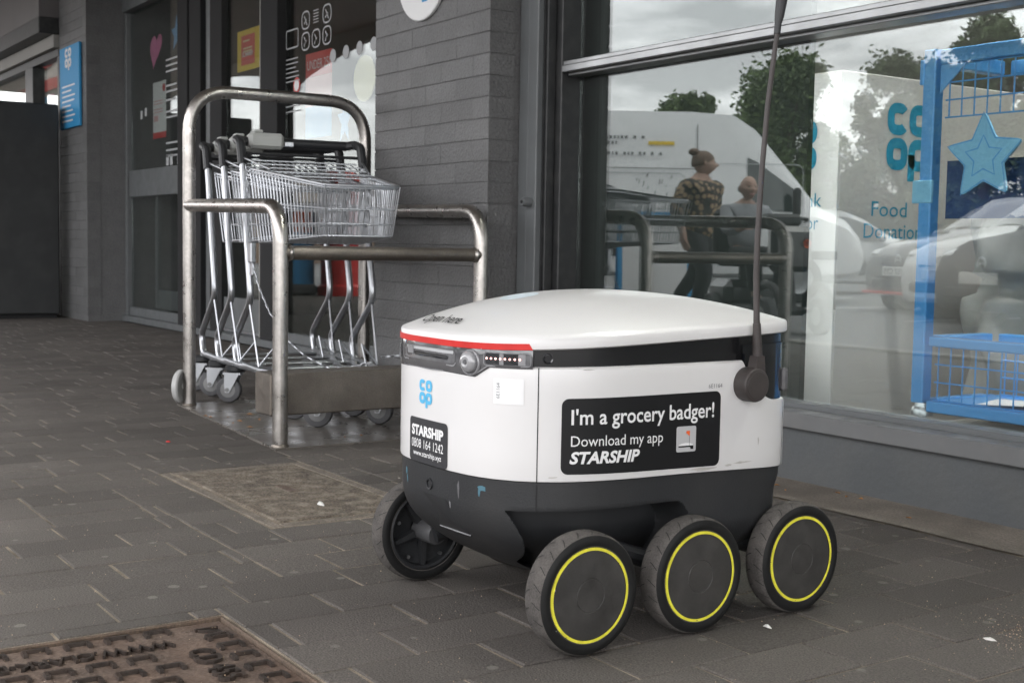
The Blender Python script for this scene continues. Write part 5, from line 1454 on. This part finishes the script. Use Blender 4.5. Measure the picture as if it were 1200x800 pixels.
# ------------------------------------------------------------------ people
def skin_mesh(name, nodes, edges, m, parent, sub=2, root=0):
    """nodes: list of (co, radius)"""
    me = bpy.data.meshes.new(name); me.from_pydata([n[0] for n in nodes], edges, [])
    ob = bpy.data.objects.new(name, me); COL.objects.link(ob)
    sk = ob.modifiers.new('s', 'SKIN'); ob.modifiers.new('b', 'SUBSURF').levels = sub
    for i, n in enumerate(nodes):
        r_ = n[1]; me.skin_vertices[0].data[i].radius = (r_, r_) if not isinstance(r_, tuple) else r_
        me.skin_vertices[0].data[i].use_root = (i == root)
    dg = bpy.context.evaluated_depsgraph_get()
    nm = bpy.data.meshes.new_from_object(ob.evaluated_get(dg)); nm.name = name
    bpy.data.objects.remove(ob); bpy.data.meshes.remove(me)
    nm.shade_smooth(); nm.materials.clear()
    return link(name, nm, m, parent)
def chain_nodes(lists):
    nodes, edges, idx = [], [], {}
    for ch_ in lists:
        prev = None
        for item in ch_:
            if isinstance(item, int): prev = item; continue
            nodes.append((Vector(item[:3]), item[3])); i = len(nodes)-1
            if prev is not None: edges.append((prev, i))
            prev = i
    return nodes, edges
def hand(nodes, edges, wrist, d, side, palm_n):
    """palm and five unequal fingers hanging from wrist index along d"""
    d = Vector(d).normalized(); pn = Vector(palm_n).normalized(); sd = d.cross(pn) * side
    w0 = nodes[wrist][0]
    nodes.append((w0 + d*.06, (.034,.016))); p_ = len(nodes)-1; edges.append((wrist, p_))
    for k, L_ in enumerate((.075,.085,.08,.062)):
        b = w0 + d*.095 + sd*(.027-.018*k); prev = p_
        for q in (0, .5, 1):
            nodes.append((b + d*L_*q + pn*.025*q*q, .0085 - .0015*q)); edges.append((prev, len(nodes)-1)); prev = len(nodes)-1
    b = w0 + d*.035 + sd*.034; prev = p_
    for q in (.3, 1): nodes.append((b + d*.045*q + sd*.022*q + pn*.01*q, .0095)); edges.append((prev, len(nodes)-1)); prev = len(nodes)-1
def head(t, c, face, hairm, bun=False, bald=False):
    """c: head centre; face: unit vector the face points to (z up)"""
    f = Vector(face).normalized(); l_ = Z.cross(f)
    mb = MB()
    def pt(a, b):
        th, ph = 2*PI*a, PI*b
        x_, y_, z_ = math.cos(th)*math.sin(ph), math.sin(th)*math.sin(ph), -math.cos(ph)
        jaw = 1 - .28*max(0, -z_-.15)
        p_ = c + f*(x_*.094*jaw + (.012 if z_ < 0 and x_ > 0 else 0)) + l_*(y_*.074*jaw) + Z*(z_*.118)
        if x_ > .2: 
            p_ += f*(.024*math.exp(-((y_/.16)**2) - ((z_+.12)/.16)**2))          # nose
            p_ -= f*(.012*math.exp(-((abs(y_)-.36)/.16)**2 - ((z_-.08)/.12)**2))   # eye sockets
            p_ += f*(.006*math.exp(-((y_/.25)**2) - ((z_+.48)/.08)**2))            # lips
        return p_
    mb.grid(48, 36, pt); mb.build('head', 'skin', t, smooth=180)
    for s in (-1, 1):
        mb = MB(); mb.ell(c + f*.078 + l_*.030*s + Z*.012, .009, .011, .007, 10, 6); mb.build('eye', 'print_black', t)
        mb = MB(); mb.ell(c - f*.006 + l_*.076*s - Z*.008, .018, .010, .030, 10, 8); mb.build('ear', 'skin', t)
    mb = MB(); mb.tube([c + f*.093 + l_*.024*k - Z*.060 - f*.004*abs(k) for k in (-1,-.5,0,.5,1)], .0045, 6); mb.build('mouth', 'pale_red', t)
    if not bald:
        mb = MB()
        def hp(a, b):
            th, ph = 2*PI*a, PI*(.30 + .70*b); x_, y_, z_ = math.cos(th)*math.sin(ph), math.sin(th)*math.sin(ph), -math.cos(ph)
            back = max(0, -x_)
            lo_ = z_ - (.55*max(0, x_)) 
            return c + f*(x_*.101 - .006) + l_*(y_*.082) + Z*(max(z_, -.15 + .62*max(0, x_) - .25*back)*.126 + .004)
        mb.grid(40, 20, hp); hr = mb.build('hair', hairm, t, smooth=180)
        if bun:
            mb = MB(); mb.ell(c - f*.085 + Z*.110, .046, .045, .040, 16, 10); mb.build('hair_bun', hairm, hr)
    else:
        mb = MB()
        for s in (-1, 1): mb.ell(c - f*.045 + l_*.058*s - Z*.01, .045, .022, .045, 12, 8)
        mb.build('hair', 'print_grey', t)
# walking woman, local +x is where she faces
t = thing('person', 'woman in a patterned dark blouse walking past the white van', 'person', (-10.08, -6.42, GZ), math.radians(-8), None, local=True)
t.scale = (1.28, 1.28, 1.03)
L1_ = [(0,0,.95,.085),(0,0,1.10,.085),(.01,0,1.25,.10),(.0,0,1.38,.09),(.0,0,1.45,.06),(.02,0,1.51,.052)]
nodes, edges = chain_nodes([L1_])
def limb(start, pts):
    prev = start
    for p_ in pts: nodes.append((Vector(p_[:3]), p_[3])); edges.append((prev, len(nodes)-1)); prev = len(nodes)-1
    return prev
limb(0, [(.02,.09,.86,.07),(.16,.10,.48,.05),(.06,.11,.10,.040),(.15,.115,.045,.034)])
limb(0, [(-.02,-.09,.86,.07),(-.10,-.10,.48,.05),(-.34,-.11,.16,.040),(-.29,-.11,.06,.034)])
wl = limb(3, [(0,.17,1.36,.062),(-.06,.225,1.10,.046),(.04,.25,.87,.032)]); 
wr_ = limb(3, [(0,-.17,1.36,.062),(-.03,-.225,1.10,.046),(.10,-.24,.88,.032)])
hand(nodes, edges, wl, (.25,.05,-1), 1, (0,-1,0)); hand(nodes, edges, wr_, (.3,-.05,-1), -1, (0,1,0))
skin_mesh('body', nodes, edges, 'skin', t)
head(t, Vector((.03,0,1.585)), (.62,-.78,-.04), 'hair', bun=True)
nodes, edges = chain_nodes([[(0,0,.78,.168),(0,0,.98,.158),(0,0,1.12,.150),(.01,0,1.26,.160),(0,0,1.385,.135),(0,0,1.435,.085)]])
limb(4, [(0,.175,1.365,.078),(-.06,.232,1.10,.062),(.03,.255,.93,.058)]); limb(4, [(0,-.175,1.365,.078),(-.03,-.232,1.10,.062),(.08,-.245,.94,.058)])
skin_mesh('blouse', nodes, edges, 'blouse', t)
nodes, edges = chain_nodes([[(0,0,.98,.150),(0,0,.86,.150)]])
limb(1, [(.03,.09,.80,.108),(.16,.10,.48,.078),(.07,.11,.13,.060)]); limb(1, [(-.03,-.09,.80,.108),(-.10,-.10,.48,.078),(-.32,-.11,.19,.060)])
skin_mesh('trousers', nodes, edges, 'trousers', t)
for (x_, y_, z_, a) in ((.10,.115,.035,0),(-.31,-.11,.07,.5)):
    mb = MB(); mb.ell((x_+.02, y_, z_), .135, .05, .042, 16, 8); mb.build('shoe', 'shoe', t)
# man on a mobility scooter
HS = math.atan2(.30, .92)
t = thing('mobility_scooter', 'dark mobility scooter with grey tyres crossing the car park', 'mobility scooter', (-8.45, -5.72, GZ), HS, None, local=True)
mb = MB(); mb.cbox(-.42, -.24, .16, .46, .24, .24, .03); mb.build('floor_pan', 'car_trim', t)
mb = MB(); mb.cbox(-.62, -.26, .20, -.18, .26, .46, .07); mb.build('rear_cover', 'car_dark', t)
for s in (-1, 1):
    mb = MB(); mb.tube([(.62 + .25*math.cos(a), s*.25, .20 + .24*math.sin(a)) for a in [PI*.05 + PI*.9*k/10 for k in range(11)]], .035, 8); mb.build('mudguard', 'car_trim', t)
mb = MB(); mb.tube(fillet([(.60,0,.20),(.52,0,.55),(.36,0,.98)], .1), .045, 12); mb.build('steering_column', 'car_trim', t)
mb = MB(); mb.cbox(.45, -.20, .55, .60, .20, .95, .05); mb.build('front_fairing', 'car_dark', t)
mb = MB(); mb.cbox(.26, -.17, .95, .44, .17, 1.06, .03); mb.build('console', 'car_trim', t)
mb = MB(); mb.tube(fillet([(.20,-.32,1.0),(.36,-.26,1.02),(.36,.26,1.02),(.20,.32,1.0)], .06), .014, 8); mb.build('handlebar', 'black_plastic', t)
mb = MB(); mb.cbox(-.52, -.24, .58, -.06, .24, .68, .04); mb.build('seat', 'car_trim', t)
mb = MB(); mb.cbox(-.62, -.23, .66, -.52, .23, 1.12, .04); mb.build('backrest', 'car_trim', t)
mb = MB(); mb.tube([(-.38,0,.40),(-.38,0,.60)], .04, 10); mb.build('seat_post', 'car_trim', t)
for x_, R in ((.62, .165), (-.45, .165)):
    for s in (-1, 1):
        mb = MB(); mb.lathe([(.5*R,.045),(.9*R,.05),(R,.03),(R,-.03),(.9*R,-.05),(.5*R,-.045)], (x_, s*.27, R), (0,1,0), 26); w_ = mb.build('wheel', 'castor_rubber', t)
        mb = MB(); mb.lathe([(0,.05),(.3*R,.045),(.52*R,.045),(.52*R,-.045),(.3*R,-.045),(0,-.05)], (x_, s*.27, R), (0,1,0), 18); mb.build('rim', 'grey_plastic', w_)
mb = MB(); mb.lathe([(0,0),(.03,0),(.04,.02)], (.60,-.12,.80), (1,0,0), 12); mb.build('headlight', 'orange_red', t)
t = thing('person', 'bald man in a grey jumper seated on the mobility scooter', 'person', (-8.45, -5.72, GZ), HS, None, local=True)
t.scale = (1.0, 1.05, .93)
nodes, edges = chain_nodes([[(-.36,0,.76,.09),(-.38,0,.92,.095),(-.38,0,1.08,.11),(-.37,0,1.21,.09),(-.36,0,1.27,.058),(-.34,0,1.32,.052)]])
for s in (-1, 1):
    limb(0, [(-.28,s*.10,.74,.07),(.10,s*.13,.74,.066),(.18,s*.13,.34,.045),(.28,s*.13,.28,.036)])
    e_ = limb(3, [(-.37,s*.175,1.19,.062),(-.22,s*.24,.98,.046),(.12,s*.26,1.00,.034)])
    hand(nodes, edges, e_, (1,0,.05), s, (0,0,-1))
skin_mesh('body', nodes, edges, 'skin', t)
head(t, Vector((-.315,0,1.415)), (1,.05,-.05), 'hair', bald=True)
nodes, edges = chain_nodes([[(-.36,0,.76,.150),(-.38,0,.92,.160),(-.38,0,1.08,.168),(-.37,0,1.21,.138),(-.36,0,1.26,.085)]])
for s in (-1, 1): limb(3, [(-.37,s*.18,1.19,.078),(-.22,s*.245,.98,.062),(.06,s*.26,.99,.052)])
skin_mesh('jumper', nodes, edges, 'jumper', t)
nodes, edges = chain_nodes([[(-.36,0,.80,.14),(-.36,0,.74,.13)]])
for s in (-1, 1): limb(1, [(-.28,s*.10,.74,.105),(.10,s*.13,.74,.084),(.17,s*.13,.36,.064)])
skin_mesh('trousers', nodes, edges, 'trousers', t)
for s in (-1, 1):
    mb = MB(); mb.ell((.26, s*.13, .285), .13, .05, .042, 16, 8); mb.build('shoe', 'shoe', t)

# ------------------------------------------------------------------ trees and far buildings
def tree(label, loc, h, r_, m, seed, n=22000, leaf=.095):
    rt = random.Random(seed)
    t = thing('tree', label, 'tree', loc, 0, 'trees round the car park')
    L0 = Vector(loc)
    mb = MB(); trunk_h = h*.30
    mb.tube([L0, L0+Vector((.05,0,trunk_h*.5)), L0+Vector((0,.05,trunk_h)), L0+Vector((.1,0,h*.75))], [.20,.16,.13,.04], 10)
    clumps = []
    for k in range(58):
        a = rt.uniform(0, 2*PI); q = rt.random()
        z = h*(.26 + .72*q); rad = r_*(1 - .72*max(0, q-.4)/.6)*rt.uniform(.15, 1.08)
        c = L0 + Vector((rad*math.cos(a), rad*math.sin(a), z)); clumps.append((c, rt.uniform(.09,.27)*r_))
        b0 = L0 + Vector((0,0,trunk_h + (z-trunk_h)*.35))
        if k % 2 == 0: mb.tube([b0, b0.lerp(c,.5)+Vector((0,0,.15)), c], [.07,.045,.015], 6)
    clumps += [(L0+Vector((0,0,h*.60)), r_*.42)]
    mb.build('trunk', 'bark', t)
    vs, fs = [], []
    for k in range(n):
        c, cr_ = clumps[rt.randrange(len(clumps))]
        d = Vector((rt.gauss(0,1), rt.gauss(0,1), rt.gauss(0,1))).normalized()
        p_ = c + d*cr_*(rt.random()**.4 if k % 9 else rt.uniform(.9, 1.7))
        nx = Vector((rt.gauss(0,1), rt.gauss(0,1), rt.gauss(0,.7))).normalized(); ny = nx.cross(Vector((rt.gauss(0,1), rt.gauss(0,1), rt.gauss(0,1)))).normalized()
        s_ = leaf*rt.uniform(.55, 1.2); o = len(vs)
        vs += [p_-nx*s_, p_-ny*s_*.45, p_+nx*s_, p_+ny*s_*.45]; fs.append((o,o+1,o+2,o+3))
    mb = MB(); mb.add(vs, fs); mb.build('crown', m, t, smooth=0, fix=False)
for i, (x_, y_, h, r_, m_, lb) in enumerate((
    (-27.1,-21.3,5.1,1.6,'leaf','small pale green tree showing above the van roof'),
    (-23.3,-21.2,5.5,2.0,'leaf','round green tree just right of the van in the glass'),
    (-22.3,-24.6,5.7,2.4,'leaf_dark','broad dark tree behind the parked cars'),
    (-24.8,-29.4,6.3,2.2,'leaf','tall tree filling in behind the broad dark tree'),
    (-18.6,-23.0,6.3,2.0,'leaf_dark','dark tree reflected over the blue roll cage'),
    (-16.9,-24.6,6.6,2.2,'leaf_dark','dark leafy tree at the right edge of the shop glass'),
    (-38.1,-26.5,5.6,1.6,'leaf_dark','far tree near the end of the car park'))):
    tree(lb, (x_, y_, GZ), h, r_, m_, 40+i)
t = thing('far_building', 'low brown building with a pitched roof across the car park', 'building', (-43, -18, GZ))
mb = MB(); mb.box(-48, -40, GZ, -42, -6, 2.05); mb.build('wall', 'far_wall', t, smooth=0)
mb = MB(); mb.prism([(-48.4,2.05),(-41.6,2.05),(-45,3.25)], lambda a, b, d: (a, d, b), -40.3, -5.7); mb.build('roof', 'far_roof', t, smooth=0)
for k in range(9):
    mb = MB(); mb.box(-41.995, -38.5 + 3.6*k, .75, -41.93, -37.0 + 3.6*k, 1.65); w_ = mb.build('window', 'car_glass', t, smooth=0)
    mb = MB(); mb.box(-41.925, -38.5 + 3.6*k, 1.18, -41.90, -37.0 + 3.6*k, 1.22); mb.box(-41.925, -37.78 + 3.6*k, .75, -41.90, -37.72 + 3.6*k, 1.178); mb.build('frame', 'white_board', w_, smooth=0)
mb = MB()
rh = random.Random(77); vs = []; fs = []
for k in range(26000):
    a = rh.random(); x_ = -44 + 62*a; y_ = -33.5 + rh.uniform(-.9,.9); z_ = GZ + 2.3*rh.random()**.8*(1+.12*math.sin(x_*1.7)+.1*math.sin(x_*.6))
    p_ = Vector((x_, y_, z_)); nx = Vector((rh.gauss(0,1), rh.gauss(0,1), rh.gauss(0,.7))).normalized(); ny = nx.cross(Vector((rh.gauss(0,1), rh.gauss(0,1), rh.gauss(0,1)))).normalized(); s_ = .2*rh.uniform(.6,1.2); o = len(vs)
    vs += [p_-nx*s_, p_-ny*s_*.45, p_+nx*s_, p_+ny*s_*.45]; fs.append((o,o+1,o+2,o+3))
mb.add(vs, fs); h_ = mb.build('hedge', 'leaf_dark', smooth=0, fix=False); tag(h_, 'long dark clipped hedge along the far edge of the car park', 'hedge', None, 'stuff')
# things seen only in the door glass: post box and pavement sign
t = thing('post_box', 'round red pillar post box on the pavement beyond the entrance', 'post box', (-14.06, -3.36, 0))
mb = MB(); mb.lathe([(0,-.01),(.27,-.01),(.27,.10),(.23,.13),(.23,1.30),(.27,1.33),(.27,1.40),(.20,1.47),(0,1.52)], (-14.06,-3.36,0), (0,0,1), 32); mb.build('body', 'red', t)
mb = MB(); mb.cbox(-13.85, -3.48, 1.04, -13.815, -3.24, 1.09, .005); mb.build('slot', 'gap_black', t)
t = thing('pavement_sign', 'blue and orange pavement sign standing before the red post box', 'pavement sign', (-14.3, -2.85, 0))
mb = MB(); mb.prism([(-.28,.12),(.28,.12),(.28,1.05),(-.28,1.05)], lambda a, b, d: (-14.3 + d, -2.85 + a, b), -.015, .015); mb.build('board', 'coop_blue', t, smooth=0)
mb = MB(); mb.prism([(-.25,.75),(.25,.75),(.25,1.02),(-.25,1.02)], lambda a, b, d: (-14.283 + d, -2.85 + a, b), -.001, .002); mb.build('panel', 'orange_red', t, smooth=0)
mb = MB(); mb.cbox(-14.5, -3.1, -.005, -14.1, -2.6, .12, .03); mb.build('base', 'black_plastic', t)
